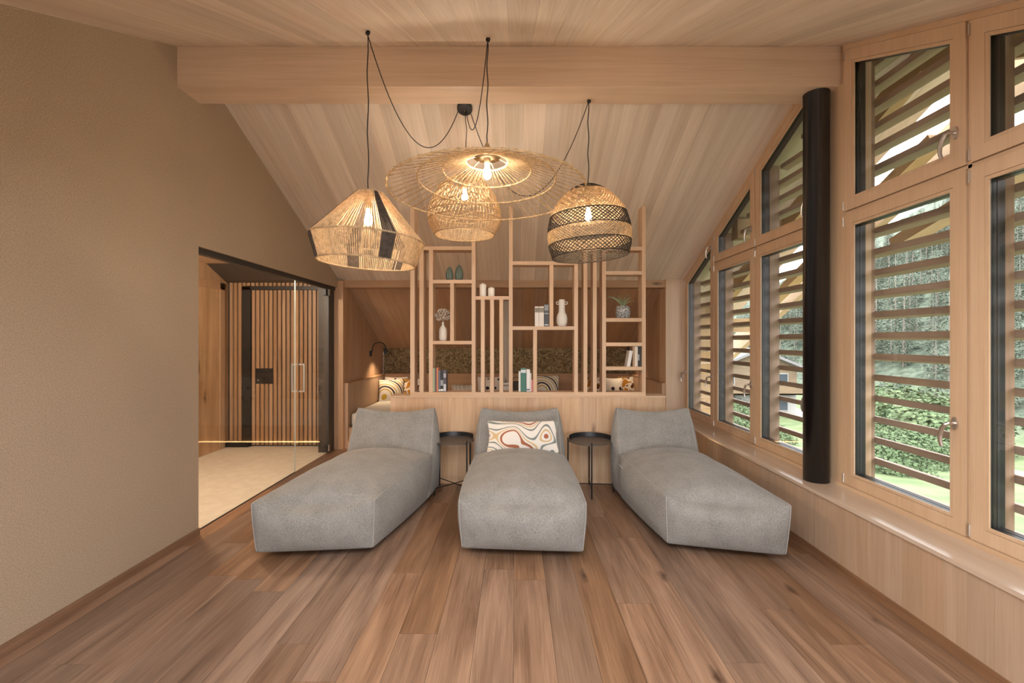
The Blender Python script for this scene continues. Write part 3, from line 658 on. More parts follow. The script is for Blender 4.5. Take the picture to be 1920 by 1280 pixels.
# things on the shelf
YC = YP + .075; kc = YC / F
def onshelf(x, y): return Vector(((x - VX) * YC / F, YC, sz(y)))
def cactus(x, w, h, label):
    c = onshelf(x, 524.3); r = root('cactus_figurine', c, label, 'figurine', 'ceramic cactus figurines'); mb = MB(); n = 48; m = 12
    for j in range(m + 1):
        t_ = j / m; rr = w / 2 * (math.sin(math.pi * (.18 + .80 * t_)) ** .6); z = h * t_
        for i in range(n):
            a = 2 * math.pi * i / n; q = rr * (1 + .10 * math.cos(12 * a)); mb.v.append(c + Vector((q * math.cos(a), q * math.sin(a), z)))
    for j in range(m):
        for i in range(n): mb.f.append((j * n + i, j * n + (i + 1) % n, (j + 1) * n + (i + 1) % n, (j + 1) * n + i))
    mb.f.append(tuple(range(n))[::-1]); mb.f.append(tuple(m * n + i for i in range(n)))
    mb.build('ribbed_body', 'cactus_green', r, smooth=True)
    return r, c
cactus(843, .074, .142, 'shorter round dark green ceramic cactus on the upper left shelf')
r_, c_ = cactus(860.8, .080, .160, 'taller dark green ceramic cactus on the upper left shelf')
MB().tube([c_ + Vector((0, 0, .155)), c_ + Vector((-.004, 0, .20)), c_ + Vector((-.016, 0, .265))], .0012, 5).build('antenna_spine', 'cactus_green', r_)
def bottle_vase():
    c = onshelf(830.5, 638.8); r = root('bottle_vase', c, 'white matte bottle vase holding dried hydrangea', 'vase')
    MB().lathe([(.030, 0), (.038, .01), (.041, .03), (.041, .105), (.036, .128), (.020, .150), (.012, .162), (.011, .192), (.013, .194), (.008, .194), (.008, .15)], c, 28).build('body', 'ceramic', r, smooth=True)
    f = root('dried_hydrangea', c + Vector((0, 0, .19)), 'dried beige hydrangea head in the white bottle vase', 'flower')
    MB().tube([c + Vector((0, 0, .12)), c + Vector((0, 0, .23))], .003, 6).build('stem', 'dry_flower', f)
    b = MB()
    for i in range(330):
        a = random.uniform(0, 6.28); u = random.uniform(-.75, 1); q = math.sqrt(max(0, 1 - u * u)); rr = random.uniform(.8, 1.05)
        p = c + Vector((.078 * rr * q * math.cos(a) * (1.1 if u < 0 else 1), .065 * rr * q * math.sin(a), .262 + .068 * rr * u)); s = random.uniform(.006, .011)
        n_ = Vector((random.gauss(0, 1), random.gauss(0, 1), random.gauss(0, 1))).normalized(); t_ = n_.orthogonal().normalized() * s; w_ = n_.cross(t_)
        b.add([p - t_, p - w_, p + t_ + n_ * .003, p + w_], [(0, 1, 2, 3)])
    for i in range(40):
        a = random.uniform(0, 6.28); e = c + Vector((.07 * math.cos(a) * random.uniform(.3, 1), .06 * math.sin(a), .22 + random.uniform(0, .06))); b.tube([c + Vector((0, 0, .21)), e], .0012, 3, cap=False)
    o = b.build('florets', 'dry_flower', f); o['kind'] = 'stuff'
bottle_vase()
def candle(x, y, w, h, label):
    c = onshelf(x, y); r = root('pillar_candle', c, label, 'candle', 'pillar candles')
    MB().lathe([(w * .47, 0), (w * .5, .004), (w * .5, h - .018), (w * .45, h - .008), (w * .22, h), (.003, h - .002)], c, 24).build('wax_body', 'wax', r, smooth=True)
    MB().tube([c + Vector((0, 0, h - .004)), c + Vector((.001, 0, h + .016))], .0022, 5).build('wick', 'wick', r)
candle(905.5, 555, .070, .136, 'taller white pillar candle on the middle shelf'); candle(921.2, 555, .070, .098, 'shorter white pillar candle on the middle shelf')
def amphora():
    c = onshelf(1053.5, 611.5); r = root('amphora_vase', c, 'white ceramic amphora vase with two small ring handles', 'vase')
    MB().lathe([(.036, 0), (.044, .006), (.056, .04), (.058, .085), (.050, .120), (.038, .140), (.034, .155), (.033, .19), (.031, .275), (.029, .279), (.025, .275), (.027, .16)], c, 32).build('body', 'ceramic', r, smooth=True)
    for s in (-1, 1): MB().tube([c + Vector((s * (.044 + .014 * math.cos(2 * math.pi * i / 16)), 0, .242 + .014 * math.sin(2 * math.pi * i / 16))) for i in range(16)], .0042, 8, closed=True).build('ring_handle', 'ceramic', r, smooth=True)
amphora()
def plant():
    c = onshelf(1168, 596); p = root('plant_pot', c, 'black and white woven pattern pot on the right shelf', 'pot')
    MB().lathe([(.060, 0), (.070, .02), (.075, .06), (.072, .10), (.062, .128), (.058, .128), (.058, .11)], c, 32).build('body', 'pot_pattern', p, smooth=True)
    MB().lathe([(.060, .112), (.060, .115)], c, 20).build('soil', 'soil', p)
    g = root('grass_plant', c + Vector((0, 0, .115)), 'thin green grass plant growing in the patterned pot', 'plant')
    for i in range(22):
        a = random.uniform(0, 6.28); l = random.uniform(.14, .27); sp = random.uniform(.35, 1.15); pts = []
        w = MB(); side = Vector((-math.sin(a) * .6, .2, .8))
        for j in range(7):
            t_ = j / 6; pts.append(c + Vector((math.cos(a) * l * sp * t_ * .8, math.sin(a) * .055 * t_, .115 + l * (t_ * .95 - .55 * sp * t_ ** 2.2))))
        vs = []
        for j, q in enumerate(pts): ww = .0042 * (1 - j / 6.5); vs += [q - side * ww, q + side * ww + Vector((0, 0, .0015))]
        w.add(vs, [(2 * j, 2 * j + 1, 2 * j + 3, 2 * j + 2) for j in range(6)]).build('leaf', 'leaf_green', g)
plant()
bk_n = [0]
def book(x0, x1, yt, yb, cover, label, group, depth=.115, lean=0, bandc=None, page=True):
    bk_n[0] += 1; k = 'book_%d' % bk_n[0]; plain(k, cover, .55)
    a, b = sx(x0), sx(x1); z0, z1 = sz(yb), sz(yt); w = max(.006, b - a - .0006); h = z1 - z0; y0 = SY0 + .018; o = Vector((a, y0, z0 + .0002)); r = root('book', o, label, 'book', group)
    cv = MB().box(a, a + .0022, y0, y0 + depth, z0, z1).box(a + w - .0022, a + w, y0, y0 + depth, z0, z1).box(a + .0022, a + w - .0022, y0, y0 + .002, z0, z1).build('cover', k, r)
    MB().box(a + .0022, a + w - .0022, y0 + .002, y0 + depth - .003, z0 + .003, z1 - .003).build('pages', 'wax', r)
    for (u0, u1, colr) in (bandc or ()):
        bk_n[0] += 1; kk = 'book_%d' % bk_n[0]; plain(kk, colr, .5); MB().box(a + .0008, a + w - .0008, y0 - .0006, y0, z0 + h * u0, z0 + h * u1).build('spine_print', kk, cv)
    if lean: r.rotation_euler = (0, lean, 0)
    return r
gl = 'books at the foot of the left bay'; wt = (.75, .72, .68)
book(810.8, 814.6, 690, 734.2, (.36, .42, .28), 'thin pale green book, first in the left bay', gl)
book(814.8, 817.6, 689.5, 734.2, (.16, .09, .07), 'thin dark brown book beside the pale green one', gl)
book(817.8, 821.2, 689, 734.2, (.58, .20, .10), 'orange-red book in the left bay', gl)
book(821.4, 824.9, 694.5, 734.2, (.13, .14, .17), 'slate blue book right of the orange-red one', gl, bandc=[(.02, .10, wt)])
book(825.1, 830.6, 695, 734.2, (.02, .02, .022), 'thick black book with white spine lettering', gl, bandc=[(.02, .12, wt), (.28, .55, (.30, .30, .30))])
book(830.8, 836, 694, 734.2, (.10, .085, .095), 'dark photo book with a white figure on the spine', gl, bandc=[(.02, .35, (.55, .54, .56)), (.65, .85, (.40, .36, .40))])
gm = 'books at the foot of the middle bay'
book(972.4, 976.2, 696.2, 734.2, (.68, .66, .58), 'thin cream book left of the green one', gm)
book(976.4, 986.8, 690.2, 734.2, (.05, .16, .12), 'thick green book with a white band at its top', gm, bandc=[(.80, .93, (.60, .64, .60))])
book(987.4, 993.9, 692.6, 734.2, (.74, .70, .66), 'white book right of the thick green one', gm, bandc=[(.05, .12, (.12, .14, .2))])
book(994.1, 996.4, 699.5, 734.2, (.66, .60, .52), 'slim ivory book beside the pink one', gm)
book(996.6, 999.6, 712, 734.2, (.60, .18, .17), 'small pink book standing against the post', gm)
gf = 'books on the middle board'; bk = (.04, .035, .03)
book(1003.2, 1010.5, 574, 611.5, (.70, .64, .56), 'white book with a dark picture band, left of the pair', gf, bandc=[(.70, .93, (.22, .18, .13))])
book(1010.8, 1020.2, 574, 611.5, (.70, .62, .54), 'wider white book with a dark picture band, right of the pair', gf, bandc=[(.70, .93, (.24, .19, .13))])
book(1020.8, 1029.6, 570, 611.5, (.07, .07, .075), 'charcoal book with silver print against the short post', gf, bandc=[(.72, .97, (.25, .25, .25)), (.56, .60, (.45, .44, .42)), (.05, .09, (.6, .6, .6))])
gr = 'books on the right ladder shelf'
book(1176.2, 1182.5, 656.5, 687.2, (.70, .65, .60), 'white book leaning to the right on the ladder shelf', gr, lean=R(10))
book(1187.5, 1191.0, 649.2, 687.2, (.42, .26, .15), 'thin brown book on the ladder shelf', gr)
book(1191.2, 1196.9, 649.2, 687.2, (.68, .58, .46), 'cream book beside the black ones on the ladder shelf', gr)
book(1197.2, 1200.2, 649.2, 687.2, (.03, .03, .03), 'black book next to the cream one', gr, bandc=[(.3, .6, (.35, .35, .35))])
book(1200.4, 1203.6, 649.6, 687.2, (.035, .03, .03), 'black book at the end against the tall post', gr)

# cushions on the bed
def pillow(c, w, h, t_, rx, rz, mat, label, group='patterned cushions on the niche bed', name='cushion'):
    c = Vector(c); cs = {(a, b, k): Vector((a * w / 2, b * .012, k * h / 2)) for a in (-1, 1) for b in (-1, 1) for k in (-1, 1)}
    def fn(p, a, b, k):
        p.x *= 1 - .07 * (1 - k * k) ; p.z *= 1 - .07 * (1 - a * a); return p
    mb, look, N = cushion(cs, {'b-': t_ / 2, 'b+': t_ / 2}, N=14, it=1, fn=fn)
    q = root(name, c, label, 'cushion', group); q.rotation_euler = (rx, 0, rz)
    me = MB(); me.add(mb.v, mb.f); o = me.build('cover', mat, q, smooth=True, origin=(0, 0, 0)); o.location = (0, 0, 0)
    pts = [look(i, N // 2, 0) for i in range(0, N + 1)] + [look(N, N // 2, i) for i in range(1, N + 1)] + [look(N - i, N // 2, N) for i in range(1, N + 1)] + [look(0, N // 2, N - i) for i in range(1, N)]
    e = MB().tube(pts, .004, 6, closed=True).build('edge_seam', 'mattress_cloth', q, smooth=True, origin=(0, 0, 0)); e.location = (0, 0, 0)
    return q
def bedcush(x0, x1, yt, yb, Y, mat, label, rx=-.25, rz=0, t_=.13):
    a = PX((x0 + x1) / 2, (yt + yb) / 2, Y); pillow(a, (x1 - x0) * Y / F, (yb - yt) * Y / F, t_, rx, rz, mat, label)
bedcush(711, 757, 711, 758, 7.62, 'print_ochre', 'square cushion with ochre rings and bars beside the left ledge', rz=.25)
bedcush(720, 764, 706, 752, 7.86, 'print_leaf', 'black and white print cushion tucked behind the ochre one')
bedcush(752, 795, 709, 755, 7.72, 'print_rust', 'brown and rust floral cushion behind the leftmost shelf posts')
bedcush(846, 888, 719, 756, 7.55, 'print_line', 'cream cushion with thin dark wavy lines, lying low', rx=-.6)
bedcush(895, 938, 706, 752, 7.72, 'print_leaf', 'black and white cushion behind the thin slats')
bedcush(1006, 1048, 703, 752, 7.65, 'print_ochre', 'cushion with ochre and dark arcs in the middle bay', rz=-.15)
bedcush(1092, 1130, 706, 752, 7.70, 'print_rust', 'orange and cream cushion behind the right hand slats')
bedcush(1134, 1167, 708, 752, 7.58, 'print_leaf', 'cream cushion with black leaf print below the ladder shelf', rz=-.1)
bedcush(1160, 1192, 705, 752, 7.76, 'print_rust', 'rust orange cushion at the right end of the bed')
# dark bag beside the post
hb = root('shoulder_bag', PX(968, 735, 7.2), 'dark leather shoulder bag lying on the bed', 'bag')
cs = {(a, b, k): PX(968, 728, 7.2) + Vector((a * (.09 if k < 0 else .05), b * .05, k * .11)) for a in (-1, 1) for b in (-1, 1) for k in (-1, 1)}
m_, _, _ = cushion(cs, {'b-': .03, 'b+': .03}, N=8, it=1); m_.build('body', 'soil', hb, smooth=True)
MB().tube(arc(PX(968, 714, 7.2), .06, 0, math.pi, 10), .005, 6).build('handle', 'soil', hb)

# ------------------------------------------------------------------ loungers
def lounger(fl_, fr_, bl_, br_, label):
    """plan corners of the seat (x, y): front left, front right, back left, back right"""
    cx = (fl_[0] + fr_[0] + bl_[0] + br_[0]) / 4; cy = (fl_[1] + bl_[1]) / 2
    r = root('lounger', (cx, cy, 0), label, 'lounger', 'grey linen loungers')
    P = {(-1, -1): fl_, (1, -1): fr_, (-1, 1): bl_, (1, 1): br_}
    zt_ = {-1: .385, 1: .415}
    cs = {}
    for (a, b), p in P.items():
        cs[(a, b, -1)] = Vector((p[0] - a * .02, p[1] + (.05 if b < 0 else .10), .045 if b < 0 else .012)); cs[(a, b, 1)] = Vector((p[0], p[1] + (.02 if b < 0 else .10), zt_[b]))
    def fn(p, a, b, c):
        if c > .99:   # fold across the seat near the backrest
            s = (b + 1) / 2; p.z += .030 * math.exp(-((s - .86) / .10) ** 2) * (1 - a ** 4) - .022 * math.exp(-((s - .72) / .03) ** 2) * (1 - a ** 2)
        p.z = max(p.z, .006 + (.03 * abs(a) ** 3 if c < 0 else 0)); return p
    def pre(a, b, c):      # one cloth panel runs over the foot end: large rounding between top and front
        rb, rc = .26, .80; u = (-1 + rb - b) / rb; v = (c - 1 + rc) / rc
        if u > 0 and v > 0:
            k = max(u, v) / math.hypot(u, v); k = 1 + (k - 1) * (1 - abs(a) ** 4); b, c = -1 + rb - u * k * rb, 1 - rc + v * k * rc
        return a, b, c
    mb, look, N = cushion(cs, {'a-': .060, 'a+': .060, 'b-': .085, 'c+': .125, 'c-': .012}, N=36, it=2, fn=fn, pre=pre)
    mb.build('seat', 'grey_linen', r, smooth=True)
    for i in (0, N):
        path = [look(i, 0, k) for k in range(1, N + 1)] + [look(i, j, N) for j in range(1, N + 1)]
        MB().tube(path, .0042, 6).build('piping', 'piping_grey', r, smooth=True)
    yb_ = (bl_[1] + br_[1]) / 2; w = br_[0] - bl_[0]; xc = (bl_[0] + br_[0]) / 2; dx = (xc - (fl_[0] + fr_[0]) / 2) * .15
    bc = {}
    for a in (-1, 1):
        bc[(a, -1, -1)] = Vector((xc + a * w * .485, yb_ - .06, .05)); bc[(a, 1, -1)] = Vector((xc + dx + a * w * .47, yb_ + .43, .015))
        bc[(a, -1, 1)] = Vector((xc + dx + a * w * .445, yb_ + .265, .815)); bc[(a, 1, 1)] = Vector((xc + dx + a * w * .44, yb_ + .35, .805))
    def fb(p, a, b, c):
        if c > 0: p.z -= .045 * (1 - a * a) * c ** 4
        return p
    m2, lk2, N2 = cushion(bc, {'a-': .05, 'a+': .05, 'b-': .03, 'b+': .03, 'c+': .005}, N=26, it=2, fn=fb)
    m2.build('backrest', 'grey_linen', r, smooth=True)
    for i in (0, N2): MB().tube([lk2(i, 0, k) for k in range(N2 // 3, N2 + 1)] + [lk2(i, j, N2) for j in range(1, N2)], .0042, 6).build('piping', 'piping_grey', r, smooth=True)
    # carrying loop stitched to the side
    p = look(0, int(N * .86), int(N * .86)); MB().tube([p + Vector((.004, -.05, -.01)), p + Vector((-.012, -.02, .012)), p + Vector((-.012, .02, .012)), p + Vector((.004, .05, .0))], .006, 6).build('side_loop', 'piping_grey', r, smooth=True)
    return r
lounger((-1.745, 3.03), (-.945, 3.10), (-1.575, 4.16), (-.755, 4.16), 'grey linen lounger nearest the glass door')
lounger((-.385, 3.10), (.475, 3.04), (-.368, 4.16), (.452, 4.16), 'grey linen lounger in the middle with a patterned cushion on it')
lounger((1.035, 3.17), (1.80, 2.99), (.94, 4.16), (1.71, 4.16), 'grey linen lounger beside the window parapet')
pillow(PX(980, 818.5, 4.13), .635, .285, .13, -.42, 0, 'print_contour', 'oblong cushion with wavy contour print on the middle lounger', group=None, name='cushion')

# ------------------------------------------------------------------ tray tables
def tray_table(c, rot, rim0, rim1, label):
    c = Vector(c); r = root('tray_table', c, label, 'table', 'black metal tray tables'); RT = .205
    for i in range(4):
        a = rot + i * math.pi / 2; p = c + Vector((math.cos(a), math.sin(a), 0)) * (RT + .010)
        MB().tube([p + Vector((0, 0, .0)), p + Vector((0, 0, .515))], .0065, 8).build('leg', 'black_metal', r)
        q = c + Vector((math.cos(a), math.sin(a), 0)) * (RT - .015); MB().tube([p + Vector((0, 0, .478)), q + Vector((0, 0, .478))], .004, 6).build('bracket', 'black_metal', r)
    for i in range(2):
        a = rot + i * math.pi / 2; d = Vector((math.cos(a), math.sin(a), 0)) * (RT + .010); MB().tube([c - d + Vector((0, 0, .066 + i * .010)), c + d + Vector((0, 0, .066 + i * .010))], .005, 6).build('cross_bar', 'black_metal', r)
    t_ = MB().lathe([(RT, .484), (RT, .490)], c, 48).build('tray', 'tray_top', r)
    m = MB(); n = 36
    prof = [(RT - .002, .486), (RT + .001, .532), (RT - .002, .533), (RT - .005, .486)]
    m.lathe(prof, c, n, close=False, a0=rim0, a1=rim1); m.build('tray_rim', 'black_metal', t_)
    return r
tray_table((-.605, 4.50, 0), R(45), R(20), R(205), 'black tray table between the left and middle loungers')
tray_table((.725, 4.47, 0), R(84), R(2), R(182), 'black tray table between the middle and right loungers')
# ------------------------------------------------------------------ pendant lamps
CAN = Vector((-.415, 3.82, roof(3.82)))
def swag(a, b, sag, n=28):
    a, b = Vector(a), Vector(b)
    return [a.lerp(b, i / n) - Vector((0, 0, 4 * sag * (i / n) * (1 - i / n))) for i in range(n + 1)]
def bulb(r, c, s=1.0):
    MB().lathe([(.012, .052), (.014, .03), (.022, .005), (.025, -.015), (.021, -.034), (.010, -.045), (.001, -.047)], Vector(c) * 1.0, 14).build('bulb', 'bulb_glow', r, smooth=True)
    MB().lathe([(.016, .050), (.020, .055), (.021, .085), (.013, .115), (.004, .130)], c, 14).build('socket', 'ring_wood', r, smooth=True)
def pendant(hook, top, label, swagpts, kn=True):
    r = root('pendant_lamp', top, label, 'lamp')
    hook, top = Vector(hook), Vector(top)
    if kn:
        MB().tube([hook + Vector((0, 0, .03)), hook + Vector((0, 0, -.004)), hook + Vector((.012, 0, -.014)), hook + Vector((.014, 0, -.002))], .003, 6).build('ceiling_hook', 'steel', r)
        MB().tube(arc(hook + Vector((.004, -.006, -.016)), .010, 0, 6.0, 12) + [hook + Vector((.0, -.008, -.03))], .0055, 6).build('cord_knot', 'cable', r)
        n = 16; MB().tube([hook.lerp(top, i / n) + Vector((.004 * math.sin(i * 1.1) * (1 if 0 < i < n else 0), 0, 0)) for i in range(n + 1)], .0036, 6).build('cord', 'cable', r)
    if swagpts: MB().tube(swagpts, .0032, 6).build('supply_cable', 'cable', r)
    return r
def strings(c, r0, z0, r1, z1, n, rad, a0=0, a1=2 * math.pi, tilt=None, twist=0, segs=1, jit=0):
    mb = MB()
    for i in range(n):
        a = a0 + (a1 - a0) * (i + .5) / n + random.uniform(-jit, jit); pts = []
        for j in range(segs + 1):
            t_ = j / segs; q = a + twist * t_; rr = r0 + (r1 - r0) * t_; pts.append(Vector((rr * math.cos(q), rr * math.sin(q), z0 + (z1 - z0) * t_)))
        mb.tube(pts, rad * random.uniform(.85, 1.15), 4, cap=False)
    mb.v = [(tilt @ v if tilt else v) + Vector(c) for v in mb.v]
    return mb
def hoop(c, r, z, rad, tilt=None, n=56):
    pts = [Vector((r * math.cos(2 * math.pi * i / n), r * math.sin(2 * math.pi * i / n), z)) for i in range(n)]
    return MB().tube([(tilt @ p if tilt else p) + Vector(c) for p in pts], rad, 6, closed=True)

# left: jute lamp of two cones
H1 = Vector((-.872, 2.74, roof(2.74))); c = Vector((-.868, 2.74, 2.05)); T1 = Matrix.Rotation(R(3.2), 3, 'Y')
p1 = pendant(H1, c + Vector((0, 0, .285)), 'jute string pendant of two cones with dark stripes, left of the four', swag(H1 + Vector((0, 0, -.02)), CAN + Vector((-.05, 0, -.02)), .475))
sh = root('shade', (0, 0, 0), '', ''); sh.parent = p1; del sh['label']; del sh['category']
dk = [R(20), R(128), R(205), R(252), R(318)]
dk = [(R(d), R(d + 15)) for d in (-6, 88, 196, 218, 300)]
dk = [(R(d0), R(d0 + 14)) for d0 in (60, 118, 206, 300)]
def arcs(dark):
    out = []; a = dark[-1][1] - 2 * math.pi
    for d0, d1 in dark: out.append((a, d0, 'jute')); out.append((d0, d1, 'jute_dark')); a = d1
    return out
for (a, b, mt) in arcs(dk):
    n = max(3, int((b - a) / (2 * math.pi) * (170 if mt == 'jute' else 260)))
    for (r0, z0, r1, z1, k) in ((.080, .272, .325, 0, .7), (.325, 0, .278, -.138, 1)):
        o = strings(c, r0, z0, r1, z1, int(n * k), .0036 if mt == 'jute' else .0050, a, b, T1).build('dark_string_band' if mt == 'jute_dark' else 'string_band', mt, sh); o['kind'] = 'stuff'
for rr, z in ((.080, .272), (.325, 0), (.278, -.138)): hoop(c, rr, z, .0055, T1).build('hoop', 'jute', sh)
for i in range(8):
    a = R(25 + 45 * i); MB().tube([T1 @ Vector((.078 * math.cos(a), .078 * math.sin(a), .27)) + c, T1 @ Vector((.322 * math.cos(a), .322 * math.sin(a), 0)) + c, T1 @ Vector((.275 * math.cos(a), .275 * math.sin(a), -.138)) + c], .003, 5).build('rib', 'ring_wood', sh)
MB().lathe([(.075, .270), (.004, .280)], c, 20).build('top_cap', 'jute', sh)
bulb(p1, c + Vector((0, 0, .13)))

# centre: wide disc hat
H2 = Vector((-.176, 2.95, roof(2.95))); c = Vector((-.178, 2.95, 2.402))
p2 = pendant(H2, c + Vector((0, 0, .31)), 'very wide rattan hat pendant with see-through brim, largest of the four', swag(H2 + Vector((0, 0, -.02)), CAN + Vector((.01, 0, -.03)), .33))
T2 = Matrix.Rotation(R(-.4), 3, 'Y') @ Matrix.Rotation(R(-1.9), 3, 'X')
rg = [(.62, 0.0), (.437, .070), (.280, .130), (.133, .190)]
for (r0, z0), (r1, z1), n in zip(rg[:-1], rg[1:], (104, 104, 104)):
    for s in (0, 1):
        o = strings(c, r0 + (.008 if s == 0 and r0 > .6 else 0), z0 + .005 * (1 - 2 * s), r1, z1 + .005 * (1 - 2 * s), n // 2, .0027, s * math.pi / n * 2, 2 * math.pi + s * math.pi / n * 2, T2).build('brim_strands', 'rattan', p2); o['kind'] = 'stuff'
for rr, z in rg: hoop(c, rr, z, .0055, T2, 72).build('hoop', 'rattan', p2)
for i in range(6):
    a = R(60 * i + 15); MB().tube([c + Vector((.133 * math.cos(a), .133 * math.sin(a), .19)), c + Vector((.03 * math.cos(a), .03 * math.sin(a), .235))], .003, 5).build('spoke', 'ring_wood', p2)
MB().lathe([(.085, .212), (.055, .232), (.028, .262), (.010, .305), (.004, .315)], c, 24).build('crown_cone', 'jute', p2, smooth=True)
bulb(p2, c + Vector((0, 0, .125)))

# back: open basket bell
def profile_pt(prof, t_):
    t_ = min(max(t_, 0), 1) * (len(prof) - 1); i = min(int(t_), len(prof) - 2); f = t_ - i
    return prof[i][0] * (1 - f) + prof[i + 1][0] * f, prof[i][1] * (1 - f) + prof[i + 1][1] * f
def zr(prof, z):
    for (r0, z0), (r1, z1) in zip(prof[:-1], prof[1:]):
        if z1 <= z <= z0: return r0 + (r1 - r0) * (z0 - z) / (z0 - z1)
    return prof[-1][0]
def helix(c, prof, z0, z1, n, rad, tw, segs, tilt=None, ph=0):
    mb = MB()
    for i in range(n):
        pts = []
        for j in range(segs + 1):
            z = z0 + (z1 - z0) * j / segs; rr = zr(prof, z); q = 2 * math.pi * (i + ph) / n + tw * j / segs
            v = Vector((rr * math.cos(q), rr * math.sin(q), z)); pts.append((tilt @ v if tilt else v) + Vector(c))
        mb.tube(pts, rad * random.uniform(.8, 1.2), 4, cap=False)
    return mb
c = Vector((CAN.x - .004, 3.85, 2.33)); PR3 = [(.09, .455), (.15, .445), (.20, .40), (.245, .33), (.285, .25), (.302, .18), (.300, .12), (.285, .065), (.248, 0)]
p3 = pendant(CAN, c + Vector((0, 0, .455)), 'open weave rattan bell pendant hanging behind the wide hat', [CAN + Vector((0, 0, -.015)), CAN + Vector((.004, .01, -.10)), CAN + Vector((.014, .02, -.18)), CAN + Vector((.006, .025, -.28)), c + Vector((.0, 0, .44))], kn=False)
o = helix(c, PR3, .445, .115, 52, .0042, .35, 9).build('open_weave', 'rattan', p3); o['kind'] = 'stuff'
o = helix(c, PR3, .445, .30, 40, .0030, -.3, 5, ph=.5).build('open_weave', 'rattan', p3); o['kind'] = 'stuff'
o = helix(c, PR3, .118, 0, 130, .0048, .05, 3).build('dense_band', 'jute', p3); o['kind'] = 'stuff'
for z, ph in ((.37, 0), (.25, 1.2), (.21, .3)):     # wavy lacing
    MB().tube([c + Vector((zr(PR3, z + .02 * math.sin(5 * a + ph)) * math.cos(a), zr(PR3, z + .02 * math.sin(5 * a + ph)) * math.sin(a), z + .02 * math.sin(5 * a + ph))) for a in [2 * math.pi * i / 80 for i in range(80)]], .004, 5, closed=True).build('wavy_lacing', 'rattan', p3)
for rr, z in ((.09, .455), (.302, .17), (.30, .118), (.248, 0)): hoop(c, rr, z, .0055).build('hoop', 'jute', p3)
bulb(p3, c + Vector((0, 0, .33)))

# right: dome basket in dark and natural stripes
H4 = Vector((.542, 3.44, 3.24)); c = Vector((.542, 3.44, 0)); PR4 = [(.035, 2.610), (.080, 2.595), (.125, 2.570), (.172, 2.530), (.230, 2.470), (.275, 2.400), (.302, 2.300), (.307, 2.220), (.298, 2.140), (.280, 2.078)]
piv = Vector((0, 0, 2.33)); T4 = Matrix.Rotation(R(-3.5), 3, 'Y')
p4 = pendant(H4, (.542, 3.44, 2.60), 'dome basket pendant striped in dark and natural rattan, right of the four', swag(H4 + Vector((0, 0, -.02)), CAN + Vector((.04, .02, -.02)), .70))
PRr = [(r, z - 2.33) for r, z in PR4]; c = Vector((.542, 3.44, 2.33))
bandsz = [(.279, .225, 'rattan_dark', 40), (.225, .045, 'rattan', 62), (.045, -.060, 'rattan_dark', 58), (-.060, -.160, 'rattan', 70), (-.160, -.251, 'rattan_dark', 58)]
for z0, z1, mt, n in bandsz:
    for tw, ph in ((.5, 0), (-.5, .5)):
        o = helix(c, PRr, z0, z1, n, .0034, tw * (z0 - z1) / .11, 6, T4, ph).build('dark_weave_band' if mt == 'rattan_dark' else 'weave_band', mt, p4); o['kind'] = 'stuff'
    hoop(c, zr(PRr, z1), z1, .0045, T4).build('hoop', 'rattan_dark', p4)
bulb(p4, c + Vector((0, 0, .055)))
# ceiling rose all four cables come from
cr_ = root('ceiling_rose', CAN, 'round black ceiling rose feeding the four pendants', 'ceiling rose')
tl = Matrix.Rotation(-math.atan(SL), 4, 'X'); mb = MB().lathe([(.062, .004), (.062, -.026), (.056, -.032), (.004, -.033)], (0, 0, 0), 32)
mb.v = [tl @ v + CAN for v in mb.v]; mb.build('cover', 'black_metal', cr_)
MB().lathe([(.005, 0), (.005, -.01)], CAN + Vector((0, -.013, -.033)), 8).build('screw', 'steel', cr_)
# ------------------------------------------------------------------ outside: louvre screen, eaves, landscape
ls = root('louver_screen', (2.45, 3.4, 0), 'weathered larch louvre screen in front of the gable windows', 'louvers')
for y in (2.315, 3.215, 4.375, 5.30, 6.23, 1.40, .5):
    B('post', 'louver_z', ls, 2.40, 2.492, y, y + .06, .30, min(3.45, roof(y) - .02), own=True)
for k in range(-8, 14):
    z1 = 1.512 + .145 * k; z0 = z1 - .042
    half = (RZ - .02 - z1) / SL
    y0 = max(.3, RY - half); y1 = min(6.6, RY + half)
    if y1 - y0 > .2:
        MB().hexa([(2.494, y0, z0), (2.564, y0, z0 - .012), (2.564, y1, z0 - .012), (2.494, y1, z0), (2.494, y0, z1), (2.564, y0, z1 - .012), (2.564, y1, z1 - .012), (2.494, y1, z1)]).build('slat', 'louver_y', ls, origin=(2.5, (y0 + y1) / 2, z0))
ev = root('roof_overhang', (3.0, RY, RZ), 'timber roof overhang outside the gable windows', 'eaves')
def ev_slab(y0, y1):
    for i in range(5):
        a = 2.46 + i * .2
        slab('soffit_board', 'eave_pale', ev, a, a + .198, y0, y1, .05, .08)
ev_slab(-1.2, RY); ev_slab(RY, 8.6)
for y in (.3, 1.9, 5.2, 7.4): B('purlin', 'eave_yellow', ev, 2.46, 3.9, y - .07, y + .07, roof(y) - .16, roof(y) + .05)
for X, t0, t1 in ((2.95, -.16, .05), (3.82, -.22, .12)):
    slab('barge_rafter', 'eave_yellow', ev, X, X + .09, -1.2, RY, t0, t1); slab('barge_rafter', 'eave_yellow', ev, X, X + .09, RY, 8.6, t0, t1)
MB().beam((3.55, 4.3, 2.35), (3.55, 1.2, 3.25), .10, .15, up=(1, 0, 0)).build('brace', 'eave_yellow', ev)
MB().beam((3.55, 6.9, 1.75), (3.55, 3.9, 3.15), .10, .13, up=(1, 0, 0)).build('brace', 'eave_yellow', ev)
rw = root('balcony_screen', (3.0, 6.9, 0), 'yellow boarded timber side screen outside the farthest window', 'screen')
